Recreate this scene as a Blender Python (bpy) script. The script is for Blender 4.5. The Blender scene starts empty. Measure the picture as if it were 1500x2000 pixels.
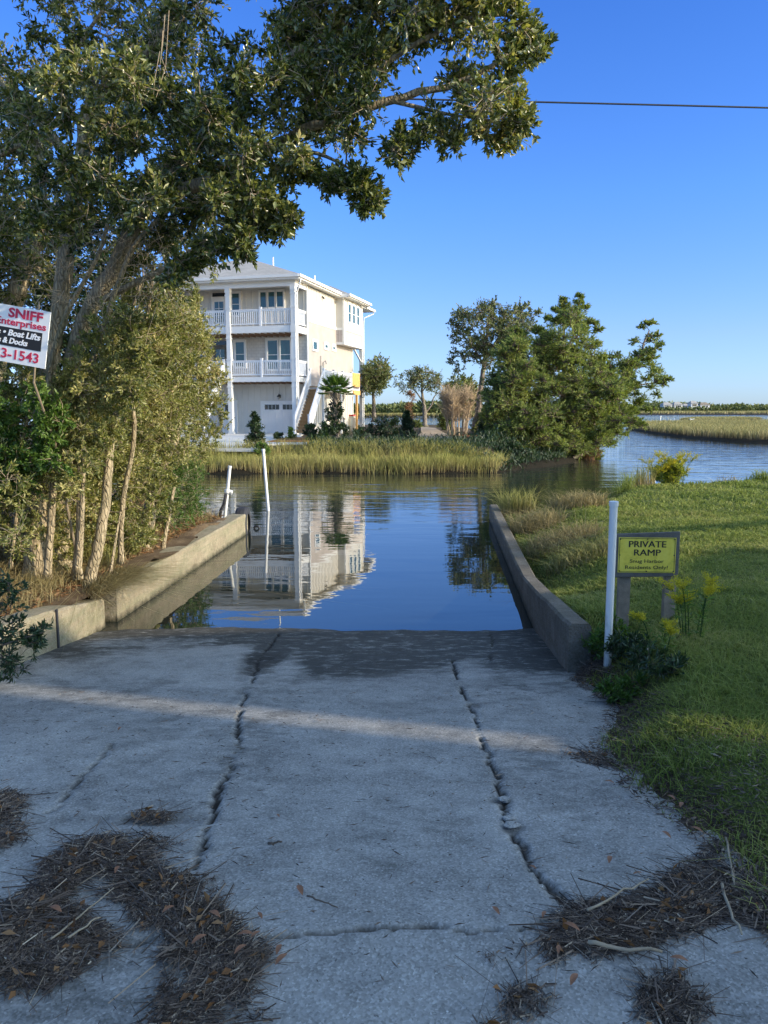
import bpy, math, random
import numpy as np
from mathutils import Vector
R=math.radians
random.seed(7); rng=np.random.default_rng(7)
C=bpy.context.scene.collection
scn=bpy.context.scene
# ---------------- camera, world, sun, exposure ----------------
TH=R(7.6); CT,ST=math.cos(TH),math.sin(TH); CAMZ=1.6
cd=bpy.data.cameras.new('camera'); cam=bpy.data.objects.new('camera',cd); C.objects.link(cam)
cd.sensor_fit='VERTICAL'; cd.sensor_height=36; cd.lens=27.0; cd.clip_start=0.05; cd.clip_end=6000
cam.location=(0,0,CAMZ); cam.rotation_euler=(R(90)-TH,0,0); scn.camera=cam
SUN_AZ=R(20); SUN_EL=R(20)       # sun to the right and a little behind the viewer
sdir=Vector((math.cos(SUN_AZ)*math.cos(SUN_EL),-math.sin(SUN_AZ)*math.cos(SUN_EL),math.sin(SUN_EL)))
w=bpy.data.worlds.new('World'); scn.world=w; w.use_nodes=True; nt=w.node_tree; nt.nodes.clear()
sky=nt.nodes.new('ShaderNodeTexSky'); sky.sky_type='NISHITA'; sky.sun_disc=False
sky.sun_elevation=SUN_EL; sky.sun_rotation=R(90)+SUN_AZ
sky.altitude=0; sky.air_density=1.0; sky.dust_density=0.3; sky.ozone_density=2.2
bg=nt.nodes.new('ShaderNodeBackground'); bg.inputs[1].default_value=0.15
ow=nt.nodes.new('ShaderNodeOutputWorld'); 
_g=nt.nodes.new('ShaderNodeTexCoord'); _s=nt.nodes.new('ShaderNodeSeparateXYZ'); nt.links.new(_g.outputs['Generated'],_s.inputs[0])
_r=nt.nodes.new('ShaderNodeValToRGB'); nt.links.new(_s.outputs[2],_r.inputs[0])       # deep blue sky tint low down; zenith tint raised to add fill light
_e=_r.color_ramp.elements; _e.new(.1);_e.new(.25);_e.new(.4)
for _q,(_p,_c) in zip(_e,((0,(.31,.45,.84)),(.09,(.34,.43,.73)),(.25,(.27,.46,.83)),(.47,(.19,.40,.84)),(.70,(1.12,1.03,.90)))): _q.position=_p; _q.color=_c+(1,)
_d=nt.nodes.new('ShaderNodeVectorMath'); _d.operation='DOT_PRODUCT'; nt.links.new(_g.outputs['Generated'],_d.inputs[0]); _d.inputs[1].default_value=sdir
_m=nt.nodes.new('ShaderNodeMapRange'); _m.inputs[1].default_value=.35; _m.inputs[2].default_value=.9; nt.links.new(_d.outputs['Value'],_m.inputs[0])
_x=nt.nodes.new('ShaderNodeMixRGB'); nt.links.new(_m.outputs[0],_x.inputs[0]); nt.links.new(_r.outputs[0],_x.inputs[1]); _x.inputs[2].default_value=(2.1,1.95,1.7,1)  # sky around the sun boosted as well, added to lift the shade
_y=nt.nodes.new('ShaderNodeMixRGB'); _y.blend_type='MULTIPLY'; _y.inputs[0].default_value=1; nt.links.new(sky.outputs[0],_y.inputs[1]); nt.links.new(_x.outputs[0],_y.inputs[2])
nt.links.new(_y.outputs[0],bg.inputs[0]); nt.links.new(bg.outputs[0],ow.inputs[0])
sl=bpy.data.lights.new('sun','SUN'); sl.energy=2.5; sl.angle=R(0.5); sl.color=(1.0,0.87,0.68)
so=bpy.data.objects.new('sun',sl); C.objects.link(so); so.rotation_euler=sdir.to_track_quat('Z','Y').to_euler()
scn.view_settings.view_transform='Standard'; scn.view_settings.look='None'
scn.view_settings.exposure=1.2; scn.view_settings.gamma=1
scn.cycles.max_bounces=6; scn.cycles.diffuse_bounces=3; scn.cycles.glossy_bounces=3
scn.cycles.transmission_bounces=4; scn.cycles.transparent_max_bounces=4
scn.cycles.use_denoising=True

# ---------------- helpers ----------------
def ray(u,v):
    a=(u-750)/1500;b=(1000-v)/1500
    return (a,CT+b*ST,-ST+b*CT)
def at(u,v,Y):                       # world point seen at (u,v) of the photo, at distance Y
    a,b,d=ray(u,v); t=Y/b; return Vector((t*a,Y,CAMZ+t*d))
def onz(u,v,z):
    a,b,d=ray(u,v); t=(z-CAMZ)/d; return Vector((t*a,t*b,z))
def ramp_z(y): return np.where(np.asarray(y)<2.2,0.0,-.1325*(np.asarray(y)-2.2))
def gp(u,v):
    z=0.
    for _ in range(12): p=onz(u,v,z); z=.5*z+.5*float(ramp_z(p.y))
    return onz(u,v,z)
def tag(o,label=None,cat=None,group=None,kind=None):
    if label: o['label']=label
    if cat: o['category']=cat
    if group: o['group']=group
    if kind: o['kind']=kind
    return o
def empty(name,loc=(0,0,0),rz=0):
    o=bpy.data.objects.new(name,None); C.objects.link(o); o.location=loc; o.rotation_euler=(0,0,rz); return o
def link(name,me,mat,parent=None):
    if mat: me.materials.append(mat)
    o=bpy.data.objects.new(name,me); C.objects.link(o)
    if parent: o.parent=parent
    return o
class MB:
    def __init__(s): s.v=[]; s.f=[]
    def add(s,vs,fs):
        n=len(s.v); s.v+= [tuple(v) for v in vs]; s.f+=[tuple(i+n for i in f) for f in fs]; return s
    def box(s,x0,x1,y0,y1,z0,z1):
        return s.add([(x0,y0,z0),(x1,y0,z0),(x1,y1,z0),(x0,y1,z0),(x0,y0,z1),(x1,y0,z1),(x1,y1,z1),(x0,y1,z1)],
          [(0,3,2,1),(4,5,6,7),(0,1,5,4),(1,2,6,5),(2,3,7,6),(3,0,4,7)])
    def bar(s,a,b,wx,wz,up=(0,0,1)):      # rectangular bar from a to b
        a=Vector(a);b=Vector(b);d=(b-a).normalized();sd=d.cross(Vector(up))
        if sd.length<1e-4: sd=d.cross(Vector((1,0,0)))
        sd.normalize();u=sd.cross(d)
        vs=[p+sd*(wx/2*i)+u*(wz/2*j) for p in (a,b) for i,j in((-1,-1),(1,-1),(1,1),(-1,1))]
        return s.add(vs,[(0,1,2,3),(7,6,5,4),(0,4,5,1),(1,5,6,2),(2,6,7,3),(3,7,4,0)])
    def tube(s,pts,rad,n=8,cap=True):
        pts=[Vector(p) for p in pts]; k=len(pts); vs=[]; prev=None
        if not hasattr(rad,'__len__'): rad=[rad]*k
        for i,p in enumerate(pts):
            d=(pts[min(i+1,k-1)]-pts[max(i-1,0)]).normalized()
            if prev is None:
                prev=d.cross(Vector((0.3,0.9,0.2)));
                if prev.length<.1: prev=d.cross(Vector((1,0,0)))
            x=(prev-d*prev.dot(d)).normalized(); prev=x; y=d.cross(x)
            for j in range(n):
                a=2*math.pi*j/n; vs.append(p+(x*math.cos(a)+y*math.sin(a))*rad[i])
        fs=[(i*n+j,i*n+(j+1)%n,(i+1)*n+(j+1)%n,(i+1)*n+j) for i in range(k-1) for j in range(n)]
        if cap: fs+=[tuple(range(n))[::-1],tuple((k-1)*n+j for j in range(n))]
        return s.add(vs,fs)
    def build(s,name,mat,parent=None,smooth=False,bevel=0):
        me=bpy.data.meshes.new(name); me.from_pydata(s.v,[],s.f); me.update()
        if smooth:
            for p in me.polygons: p.use_smooth=True
        o=link(name,me,mat,parent)
        if bevel:
            m=o.modifiers.new('bevel','BEVEL'); m.width=bevel; m.segments=2; m.limit_method='ANGLE'
        return o
def npmesh(name,V,T,mat,parent=None,rnd=None,smooth=False,attrs=None):
    V=np.asarray(V,np.float32);T=np.asarray(T,np.int32);k=T.shape[1]
    me=bpy.data.meshes.new(name); me.vertices.add(len(V)); me.vertices.foreach_set('co',V.ravel())
    me.loops.add(T.size); me.loops.foreach_set('vertex_index',T.ravel())
    me.polygons.add(len(T)); me.polygons.foreach_set('loop_start',np.arange(0,T.size,k,dtype=np.int32))
    try: me.polygons.foreach_set('loop_total',np.full(len(T),k,np.int32))
    except Exception: pass
    if smooth: me.polygons.foreach_set('use_smooth',np.ones(len(T),bool))
    me.update(calc_edges=True)
    A=dict(attrs or {})
    if rnd is not None: A['rnd']=rnd
    for n_,a in A.items():
        at_=me.attributes.new(n_,'FLOAT','POINT'); at_.data.foreach_set('value',np.asarray(a,np.float32))
    return link(name,me,mat,parent)
def nrm(a): return a/np.maximum(np.linalg.norm(a,axis=-1,keepdims=True),1e-9)
def vnoise(x,y,seed=0):            # smooth value noise, ~[-1,1]
    x=np.asarray(x,float);y=np.asarray(y,float);x,y=np.broadcast_arrays(x,y)
    xi=np.floor(x).astype(np.int64);yi=np.floor(y).astype(np.int64);fx=x-xi;fy=y-yi
    fx=fx*fx*(3-2*fx);fy=fy*fy*(3-2*fy)
    def h(a,b):
        n=(a*374761393+b*668265263+seed*69069)&0x7fffffff
        n=((n^(n>>13))*1274126177)&0x7fffffff
        return ((n^(n>>16))&0xffff)/32767.5-1
    return (h(xi,yi)*(1-fx)+h(xi+1,yi)*fx)*(1-fy)+(h(xi,yi+1)*(1-fx)+h(xi+1,yi+1)*fx)*fy
def fbm(x,y,seed=0,o=4):
    return sum(vnoise(x*2**i,y*2**i,seed+i)*.5**i for i in range(o))/1.6

def leaves(name,P,D,L,W,mat,parent=None,fold=.25,strip=False):
    """one folded kite of two triangles for every leaf; P base, D direction"""
    n=len(P); D=nrm(D); rv=rng.normal(size=(n,3)); S=nrm(np.cross(D,rv)); N=np.cross(S,D)
    L=np.broadcast_to(L,(n,))[:,None]; W=np.broadcast_to(W,(n,))[:,None]
    m=P+D*L*.5
    if strip:
        b_=N*L*.06*rng.normal(size=(n,1)); V=np.stack([P-S*W*.5,P+S*W*.5,P+D*L+S*W*.4+b_,P+D*L-S*W*.5+b_],1).reshape(-1,3)
    else: V=np.stack([P,m+S*W*.5+N*W*fold,P+D*L-N*L*.06,m-S*W*.5+N*W*fold],1).reshape(-1,3)
    b=np.arange(n)[:,None]*4
    T=np.concatenate([b+np.array([[0,1,2]]),b+np.array([[0,2,3]])],0)
    pn=.5+.75*fbm(P[:,0]*2.1+P[:,1]*1.3,P[:,2]*2.3+P[:,1]*.7,77) if not strip else rng.random(n)
    r=np.repeat(np.clip(.62*rng.random(n)+.38*pn,0,1),4)
    return npmesh(name,V,T,mat,parent,rnd=r)
def sprays(cl,ntw,nlf,spread=1.0,up=.25,out=.9,squash=(1,1,1),jit=.12,gap=.15):
    """cl: (x,y,z,r) clumps -> twigs and the leaves on them"""
    cl=np.asarray(cl,float); k=len(cl); ci=np.repeat(np.arange(k),ntw); c=cl[ci,:3]; r=cl[ci,3:4]
    d=nrm(rng.normal(size=(len(ci),3))*np.array(squash)+np.array([0,0,up]))
    s0=c+nrm(rng.normal(size=(len(ci),3)))*r*.35*rng.random((len(ci),1))**.5*np.array(squash)
    e0=s0+d*r*(.45+.6*rng.random((len(ci),1)))
    ti=np.repeat(np.arange(len(ci)),nlf); t=gap+(1-gap)*rng.random((len(ti),1))
    base=s0[ti]+(e0-s0)[ti]*t+rng.normal(size=(len(ti),3))*r[ti]*jit*.3
    D=nrm(nrm(d[ti])+out*rng.normal(size=(len(ti),3))*.75)
    return s0,e0,base,D
def twigmesh(name,A,B,r0,r1,mat,parent=None,bend=.06):
    n=len(A); d=nrm(B-A); x=nrm(np.cross(d,rng.normal(size=(n,3)))); y=np.cross(d,x)
    L=np.linalg.norm(B-A,axis=1,keepdims=True); M=(A+B)/2+x*L*bend*2*rng.normal(size=(n,1))
    V=[]
    for P,r in ((A,r0),(M,(r0+r1)/2),(B,r1)):
        for a in (0,2.094,4.189): V.append(P+(x*math.cos(a)+y*math.sin(a))*r)
    V=np.stack(V,1).reshape(-1,3); b=np.arange(n)[:,None]*9
    T=[]
    for s in (0,3):
        for j in range(3):
            a,c=s+j,s+(j+1)%3; T+= [b+np.array([[a,c,c+3,a+3]])]
    return npmesh(name,V,np.concatenate(T,0),mat,parent)
def blades(P,H,W,lean,dirs=None,tipcurl=.5):
    """grass blades (three triangles each) -> V,T,r"""
    n=len(P); H=np.broadcast_to(H,(n,))[:,None];W=np.broadcast_to(W,(n,))[:,None]
    a=rng.random(n)*6.283; S=np.stack([np.cos(a),np.sin(a),np.zeros(n)],1)
    b_=rng.random(n)*6.283 if dirs is None else dirs; Ld=np.stack([np.cos(b_),np.sin(b_),np.zeros(n)],1)*np.abs(rng.normal(size=(n,1)))*lean*H
    up=np.array([[0,0,1.]])
    m=P+up*H*.55+Ld*.35; t=P+up*H*(1-.25*lean)+Ld*(1+tipcurl)
    V=np.stack([P-S*W/2,P+S*W/2,m+S*W*.4,m-S*W*.4,t],1).reshape(-1,3); b=np.arange(n)[:,None]*5
    T=np.concatenate([b+np.array([[0,1,2]]),b+np.array([[0,2,3]]),b+np.array([[3,2,4]])],0)
    return V,T,np.repeat(rng.random(n),5),np.tile(np.array([0,0,.55,.55,1.]),n)
def grass(name,P,H,W,lean,mat,parent=None,dirs=None):
    V,T,r,h=blades(P,H,W,lean,dirs); pn=.5+.8*fbm(P[:,0]*.9,P[:,1]*.9,78); r=np.clip(.6*r+.4*np.repeat(pn,5),0,1); return npmesh(name,V,T,mat,parent,rnd=r,attrs={'h':h})
def inpoly(x,y,poly):
    x=np.asarray(x);y=np.asarray(y);ins=np.zeros(x.shape,bool);n=len(poly)
    for i in range(n):
        x0,y0=poly[i][:2];x1,y1=poly[(i+1)%n][:2]
        if y0==y1: continue
        c=((y0>y)!=(y1>y))&(x<(x1-x0)*(y-y0)/(y1-y0)+x0); ins^=c
    return ins
def pdist(x,y,poly,closed=True):
    x=np.asarray(x,float);y=np.asarray(y,float);d=np.full(x.shape,1e9);n=len(poly)
    for i in range(n if closed else n-1):
        x0,y0=poly[i][:2];x1,y1=poly[(i+1)%n][:2];dx,dy=x1-x0,y1-y0;l=dx*dx+dy*dy+1e-12
        t=np.clip(((x-x0)*dx+(y-y0)*dy)/l,0,1); d=np.minimum(d,np.hypot(x-x0-t*dx,y-y0-t*dy))
    return d
def sdist(x,y,poly): return np.where(inpoly(x,y,poly),1,-1)*pdist(x,y,poly)
def scatter(poly,n):
    xs=[p[0] for p in poly];ys=[p[1] for p in poly];X=[];Y=[];tot=0
    while tot<n:
        x=rng.uniform(min(xs),max(xs),n);y=rng.uniform(min(ys),max(ys),n);k=inpoly(x,y,poly)
        X.append(x[k]);Y.append(y[k]);tot+=k.sum()
    return np.concatenate(X)[:n],np.concatenate(Y)[:n]
def gridmesh(name,xs,ys,zf,mat,keep=None,attrs=None,smooth=True):
    X,Y=np.meshgrid(xs,ys); Z=zf(X,Y); nx=len(xs); idx=np.arange(X.size).reshape(X.shape)
    Q=np.stack([idx[:-1,:-1],idx[:-1,1:],idx[1:,1:],idx[1:,:-1]],-1).reshape(-1,4)
    V=np.stack([X,Y,Z],-1).reshape(-1,3)
    at_={k:f(X,Y).ravel() for k,f in (attrs or {}).items()}
    if keep is not None:
        K=keep(X,Y).ravel(); Q=Q[K[Q].any(1)]; us=np.unique(Q); mp=np.zeros(len(V),int); mp[us]=np.arange(len(us)); Q=mp[Q]; V=V[us]; at_={k:a[us] for k,a in at_.items()}
    return npmesh(name,V,Q,mat,attrs=at_,smooth=smooth)

# ---------------- materials ----------------
class N:
    def __init__(s,name):
        s.m=bpy.data.materials.new(name); s.m.use_nodes=True; s.t=s.m.node_tree; s.t.nodes.clear()
        s.o=s.t.nodes.new('ShaderNodeOutputMaterial')
    def n(s,typ,**k):
        x=s.t.nodes.new('ShaderNode'+typ)
        for a,b in k.items():
            if a.startswith('i_'): x.inputs[a[2:].replace('_',' ')].default_value=b
            else: setattr(x,a,b)
        return x
    def l(s,a,b): s.t.links.new(a,b)
    def co(s,scale=(1,1,1),kind='Object'):
        t=s.n('TexCoord'); m=s.n('Mapping'); m.inputs['Scale'].default_value=scale; s.l(t.outputs[kind],m.inputs[0]); return m.outputs[0]
    def noise(s,vec,scale,detail=4,rough=.55,dist=0):
        x=s.n('TexNoise'); x.inputs['Scale'].default_value=scale; x.inputs['Detail'].default_value=detail; x.inputs['Roughness'].default_value=rough; x.inputs['Distortion'].default_value=dist; s.l(vec,x.inputs['Vector']); return x.outputs['Fac']
    def ramp(s,fac,stops):
        x=s.n('ValToRGB'); e=x.color_ramp.elements
        while len(e)<len(stops): e.new(.5)
        for q,(p,c) in zip(e,stops): q.position=p; q.color=(c if hasattr(c,'__len__') else (c,)*3)+(1,) if (not hasattr(c,'__len__') or len(c)==3) else c
        s.l(fac,x.inputs[0]); return x.outputs[0]
    def mix(s,f,a,b,mode='MIX'):
        x=s.n('MixRGB',blend_type=mode)
        for i,q in zip((0,1,2),(f,a,b)):
            if hasattr(q,'is_linked'): s.l(q,x.inputs[i])
            else: x.inputs[i].default_value=q if (i==0) else tuple(q)+(1,)
        return x.outputs[0]
    def math(s,op,a,b=0.):
        x=s.n('Math',operation=op)
        for i,q in enumerate((a,b)):
            if hasattr(q,'is_linked'): s.l(q,x.inputs[i])
            else: x.inputs[i].default_value=q
        return x.outputs[0]
    def bump(s,h,strength=.5,dist=.01):
        x=s.n('Bump'); x.inputs['Strength'].default_value=strength; x.inputs['Distance'].default_value=dist; s.l(h,x.inputs['Height']); return x.outputs[0]
    def pr(s,col,rough=.6,spec=.5,normal=None,metal=0):
        p=s.n('BsdfPrincipled')
        for k,q in (('Base Color',col),('Roughness',rough),('Specular IOR Level',spec),('Metallic',metal)):
            if hasattr(q,'is_linked'): s.l(q,p.inputs[k])
            else: p.inputs[k].default_value=(tuple(q)+(1,)) if hasattr(q,'__len__') else q
        if normal is not None: s.l(normal,p.inputs['Normal'])
        return p
    def out(s,sh): s.l(sh.outputs[0],s.o.inputs[0]); return s.m
def paint(name,c,rough=.55,var=.12,sc=3,bump=0,spec=.4):
    m=N(name); v=m.co(); n=m.noise(v,sc,5); n2=m.noise(v,sc*12,3)
    a=tuple(x*(1-var) for x in c); b=tuple(min(1,x*(1+var*.4)) for x in c)
    col=m.mix(.35,m.ramp(n,[(.3,a),(.65,b)]),m.ramp(n2,[(.3,a),(.7,b)]))
    return m.out(m.pr(col,rough,spec,m.bump(n2,bump,.003) if bump else None))
def leafmat(name,stops,trans=.3,rough=.45,spec=.5,tcol=None):
    m=N(name); a=m.n('Attribute',attribute_name='rnd'); c=m.ramp(a.outputs['Fac'],stops)
    p=m.pr(c,rough,spec); t=m.n('BsdfTranslucent'); tc=m.mix(1,c,(1.5,1.5,.6) if tcol is None else tcol,'MULTIPLY'); m.l(tc,t.inputs[0])
    x=m.n('MixShader'); x.inputs[0].default_value=trans; m.l(p.outputs[0],x.inputs[1]); m.l(t.outputs[0],x.inputs[2]); return m.out(x)
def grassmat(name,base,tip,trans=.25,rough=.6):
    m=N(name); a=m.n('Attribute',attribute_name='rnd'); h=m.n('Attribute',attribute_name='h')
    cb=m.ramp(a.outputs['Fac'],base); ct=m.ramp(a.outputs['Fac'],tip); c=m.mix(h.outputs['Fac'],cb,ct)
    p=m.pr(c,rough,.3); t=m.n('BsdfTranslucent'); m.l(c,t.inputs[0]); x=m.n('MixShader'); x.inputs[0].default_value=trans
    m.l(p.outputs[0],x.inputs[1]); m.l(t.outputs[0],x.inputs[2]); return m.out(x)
def barkmat(name,c0,c1,sc=14,vs=.25,depth=.02):
    m=N(name); v=m.co((1,1,vs)); n=m.noise(v,sc,6,.65,.6); vo=m.n('TexVoronoi',feature='DISTANCE_TO_EDGE'); vo.inputs['Scale'].default_value=sc*1.4; m.l(v,vo.inputs['Vector'])
    e=m.ramp(vo.outputs['Distance'],[(0,0.),(.18,1.)]); g=m.noise(m.co(),2.2,3)
    col=m.mix(n,c0,c1); col=m.mix(.35,col,e,'MULTIPLY'); col=m.mix(m.ramp(g,[(.5,0.),(.7,.5)]),col,(.13,.14,.06))
    hh=m.math('ADD',n,e); return m.out(m.pr(col,.9,.15,m.bump(hh,.9,depth)))
M={}
M['oak_leaf']=leafmat('oak_leaf',[(0,(.022,.042,.012)),(.33,(.065,.09,.024)),(.58,(.17,.19,.05)),(.8,(.36,.35,.13)),(.96,(.56,.46,.18))],.32,.27,.7)
M['myrtle_leaf']=leafmat('myrtle_leaf',[(0,(.05,.07,.018)),(.3,(.13,.15,.04)),(.58,(.28,.28,.08)),(.82,(.50,.45,.19)),(1,(.60,.45,.22))],.33,.40,.5)
M['green_leaf']=leafmat('green_leaf',[(0,(.03,.07,.015)),(.5,(.08,.15,.025)),(1,(.17,.26,.05))],.3,.45,.4)
M['yellow_leaf']=leafmat('yellow_green_leaf',[(0,(.12,.16,.02)),(.5,(.28,.32,.04)),(1,(.50,.47,.06))],.35,.5,.3)
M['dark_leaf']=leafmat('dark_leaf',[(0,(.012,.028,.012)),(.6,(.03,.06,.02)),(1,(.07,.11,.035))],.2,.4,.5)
M['cedar']=leafmat('cedar_leaf',[(0,(.05,.085,.024)),(.4,(.14,.19,.05)),(.75,(.29,.33,.10)),(1,(.40,.40,.17))],.3,.7,.2)
M['far_oak']=leafmat('far_oak_leaf',[(0,(.05,.07,.025)),(.5,(.12,.15,.05)),(1,(.24,.24,.10))],.2,.6,.3)
M['far_green']=leafmat('far_green_leaf',[(0,(.05,.07,.02)),(.5,(.12,.15,.04)),(1,(.22,.24,.07))],.2,.6,.3)
M['gold']=leafmat('goldenrod_flower',[(0,(.22,.22,.02)),(.5,(.42,.38,.03)),(1,(.6,.5,.05))],.3,.7,.2)
M['dryleaf']=leafmat('dry_leaf',[(0,(.10,.045,.02)),(.5,(.22,.11,.045)),(1,(.34,.22,.12))],.15,.7,.2)
M['bark']=barkmat('oak_bark',(.20,.15,.085),(.66,.54,.35),20,.3,.015)
M['bark_far']=barkmat('far_bark',(.12,.10,.08),(.36,.30,.24),6,.3,.03)
M['twig']=paint('twig_bark',(.34,.27,.18),.9,.4,6)
M['twig_dark']=paint('dark_twig',(.12,.09,.065),.9,.4,6)
M['bare']=paint('bare_twig',(.50,.38,.24),.9,.3,4)
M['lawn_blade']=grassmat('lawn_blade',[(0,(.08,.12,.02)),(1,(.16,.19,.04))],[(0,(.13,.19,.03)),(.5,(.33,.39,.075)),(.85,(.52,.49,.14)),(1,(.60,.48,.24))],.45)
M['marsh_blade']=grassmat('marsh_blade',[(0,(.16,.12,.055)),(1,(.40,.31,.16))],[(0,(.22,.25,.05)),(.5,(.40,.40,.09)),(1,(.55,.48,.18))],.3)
M['far_marsh']=grassmat('far_marsh_blade',[(0,(.07,.055,.03)),(1,(.18,.14,.07))],[(0,(.24,.24,.07)),(.5,(.38,.35,.12)),(1,(.50,.40,.18))],.3)
M['dry_blade']=grassmat('dry_grass_blade',[(0,(.16,.12,.06)),(1,(.30,.23,.11))],[(0,(.30,.27,.09)),(.5,(.46,.37,.15)),(1,(.56,.46,.24))],.3)
M['straw']=leafmat('wrack_straw',[(0,(.03,.022,.016)),(.45,(.09,.065,.05)),(.75,(.20,.15,.11)),(.92,(.38,.30,.21)),(1,(.56,.47,.34))],.0,.8,.25)
M['white']=paint('white_trim',(.68,.67,.64),.5,.06,2)
M['deck_white']=paint('white_railing',(.72,.72,.72),.5,.05,3)
M['floor_ext']=paint('deck_boards',(.45,.42,.38),.7,.2,5)
M['joist']=paint('joist_wood',(.24,.14,.08),.8,.3,8)
M['tread']=paint('tread_wood',(.42,.27,.13),.8,.3,8)
M['newwood']=paint('new_timber',(.75,.40,.12),.6,.15,6)
M['pvc']=paint('pvc_pipe',(.78,.78,.74),.35,.10,9,spec=.5)
m=N('pvc_pipe_grimy'); v=m.co(); n_=m.noise(m.co((1,1,.3)),14,5,.7); sp=m.n('SeparateXYZ'); m.l(v,sp.inputs[0]); g_=m.math('SUBTRACT',m.math('ADD',m.math('MULTIPLY',n_,.7),.28),m.math('MULTIPLY',sp.outputs[2],.45)); c=m.mix(m.ramp(g_,[(.42,0.),(.62,.75)]),(.74,.74,.70),(.16,.17,.10)); c=m.mix(m.ramp(n_,[(.55,0.),(.7,.3)]),c,(.35,.33,.27)); M['pvc']=m.out(m.pr(c,.42,.45))
M['post_wood']=paint('weathered_post',(.27,.22,.16),.9,.4,12,.8)
M['board_wood']=paint('weathered_board',(.14,.13,.11),.9,.4,9,.8)
M['rubber']=paint('old_rubber',(.035,.035,.04),.75,.4,12,.6)
M['black']=paint('black_metal',(.02,.02,.022),.5,.2,8)
M['red']=paint('red_plastic',(.6,.04,.03),.45,.1,8)
M['barrel']=paint('barrel_plastic',(.66,.62,.48),.5,.1,4)
M['bulb']=paint('lamp_glass',(.3,.3,.28),.2,.05,4)
M['cable']=paint('cable_sheath',(.03,.03,.035),.5,.1,3)
m=N('window_glass'); M['glass']=m.out(m.pr((.025,.075,.085),.04,.9))
m=N('dark_window_glass'); M['dglass']=m.out(m.pr((.015,.02,.025),.08,.7))
def shingle(name,c0,c1,c2,bw,bh,off,coords=(1,1,1),rot=None,mortar=.012,bump=.6,dist=.02):
    m=N(name); t=m.n('TexCoord'); mp=m.n('Mapping'); mp.inputs['Rotation'].default_value=rot or (0,0,0); m.l(t.outputs['Object'],mp.inputs[0])
    b=m.n('TexBrick',offset=off); b.inputs['Scale'].default_value=1; b.inputs['Brick Width'].default_value=bw; b.inputs['Row Height'].default_value=bh
    b.inputs['Mortar Size'].default_value=mortar; b.inputs['Mortar Smooth'].default_value=.2
    b.inputs['Color1'].default_value=c0+(1,); b.inputs['Color2'].default_value=c1+(1,); b.inputs['Mortar'].default_value=c2+(1,)
    m.l(mp.outputs[0],b.inputs['Vector']); n=m.noise(m.co(),1.4,5); col=m.mix(.5,b.outputs['Color'],m.ramp(n,[(.3,tuple(x*.8 for x in c0)),(.7,c1)]))
    return m.out(m.pr(col,.75,.25,m.bump(b.outputs['Fac'],-bump,dist)))
M['shingle_wall']=shingle('wall_shingles_front',(.50,.46,.41),(.58,.54,.48),(.30,.27,.24),.32,.19,.5,rot=(R(90),0,0))
M['lap']=shingle('wall_laps_side',(.51,.45,.405),(.55,.49,.44),(.33,.28,.245),4.0,.19,.3,rot=(R(90),0,R(90)),mortar=.028,bump=1.)
M['roof']=shingle('roof_shingles',(.36,.34,.30),(.46,.43,.39),(.24,.22,.20),.45,.28,.4,mortar=.02)
M['batten']=paint('white_board_and_batten',(.57,.54,.48),.6,.08,1.5)
# concrete of the ramp: attribute 'crk' (dirt in the cracks), 'wet' (algae zone)
m=N('ramp_concrete'); v=m.co(); big=m.noise(v,.9,6,.6,.4); mid=m.noise(v,5,6,.7); fin=m.noise(v,70,3,.8)
vo=m.n('TexVoronoi'); vo.inputs['Scale'].default_value=140; m.l(v,vo.inputs['Vector'])
vc=m.n('TexVoronoi'); vc.inputs['Scale'].default_value=42; m.l(v,vc.inputs['Vector'])
base=m.ramp(big,[(.36,(.14,.13,.11)),(.5,(.28,.268,.235)),(.64,(.44,.415,.365))])
base=m.mix(.6,base,m.ramp(mid,[(.34,(.12,.115,.10)),(.52,(.31,.30,.27)),(.72,(.47,.45,.40))]))
agg=m.ramp(vo.outputs['Color'],[(.0,(.06,.06,.055)),(.35,(.22,.215,.2)),(.75,(.40,.39,.37)),(1,(.68,.66,.62))])
base=m.mix(.42,base,agg)
spk=m.ramp(vc.outputs['Distance'],[(.09,1.),(.14,0.)]); sel=m.math('GREATER_THAN',m.noise(v,33,2),.60)
base=m.mix(m.math('MULTIPLY',spk,sel),base,(.62,.60,.56))
dk=m.ramp(m.noise(v,26,4,.8),[(.63,0.),(.70,.8)]); base=m.mix(dk,base,(.07,.062,.055))
aw=m.n('Attribute',attribute_name='wet'); ac=m.n('Attribute',attribute_name='crk')
st=m.noise(m.co((1,1.7,1)),5.5,9,.78,.5); stf=m.math('MULTIPLY',m.ramp(aw.outputs['Fac'],[(.1,0.),(.9,1.)]),m.ramp(m.math('ADD',st,m.math('MULTIPLY',aw.outputs['Fac'],.22)),[(.55,0.),(.70,1.)]))
base=m.mix(m.math('MULTIPLY',stf,.85),base,(.03,.029,.023))
base=m.mix(ac.outputs['Fac'],base,(.032,.026,.021))
rg=m.math('SUBTRACT',.9,m.math('MULTIPLY',aw.outputs['Fac'],.1))
hh=m.math('ADD',m.math('MULTIPLY',fin,.6),m.math('ADD',m.math('MULTIPLY',vo.outputs['Distance'],.35),mid))
M['concrete']=m.out(m.pr(base,rg,.12,m.bump(hh,.7,.004)))
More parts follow.
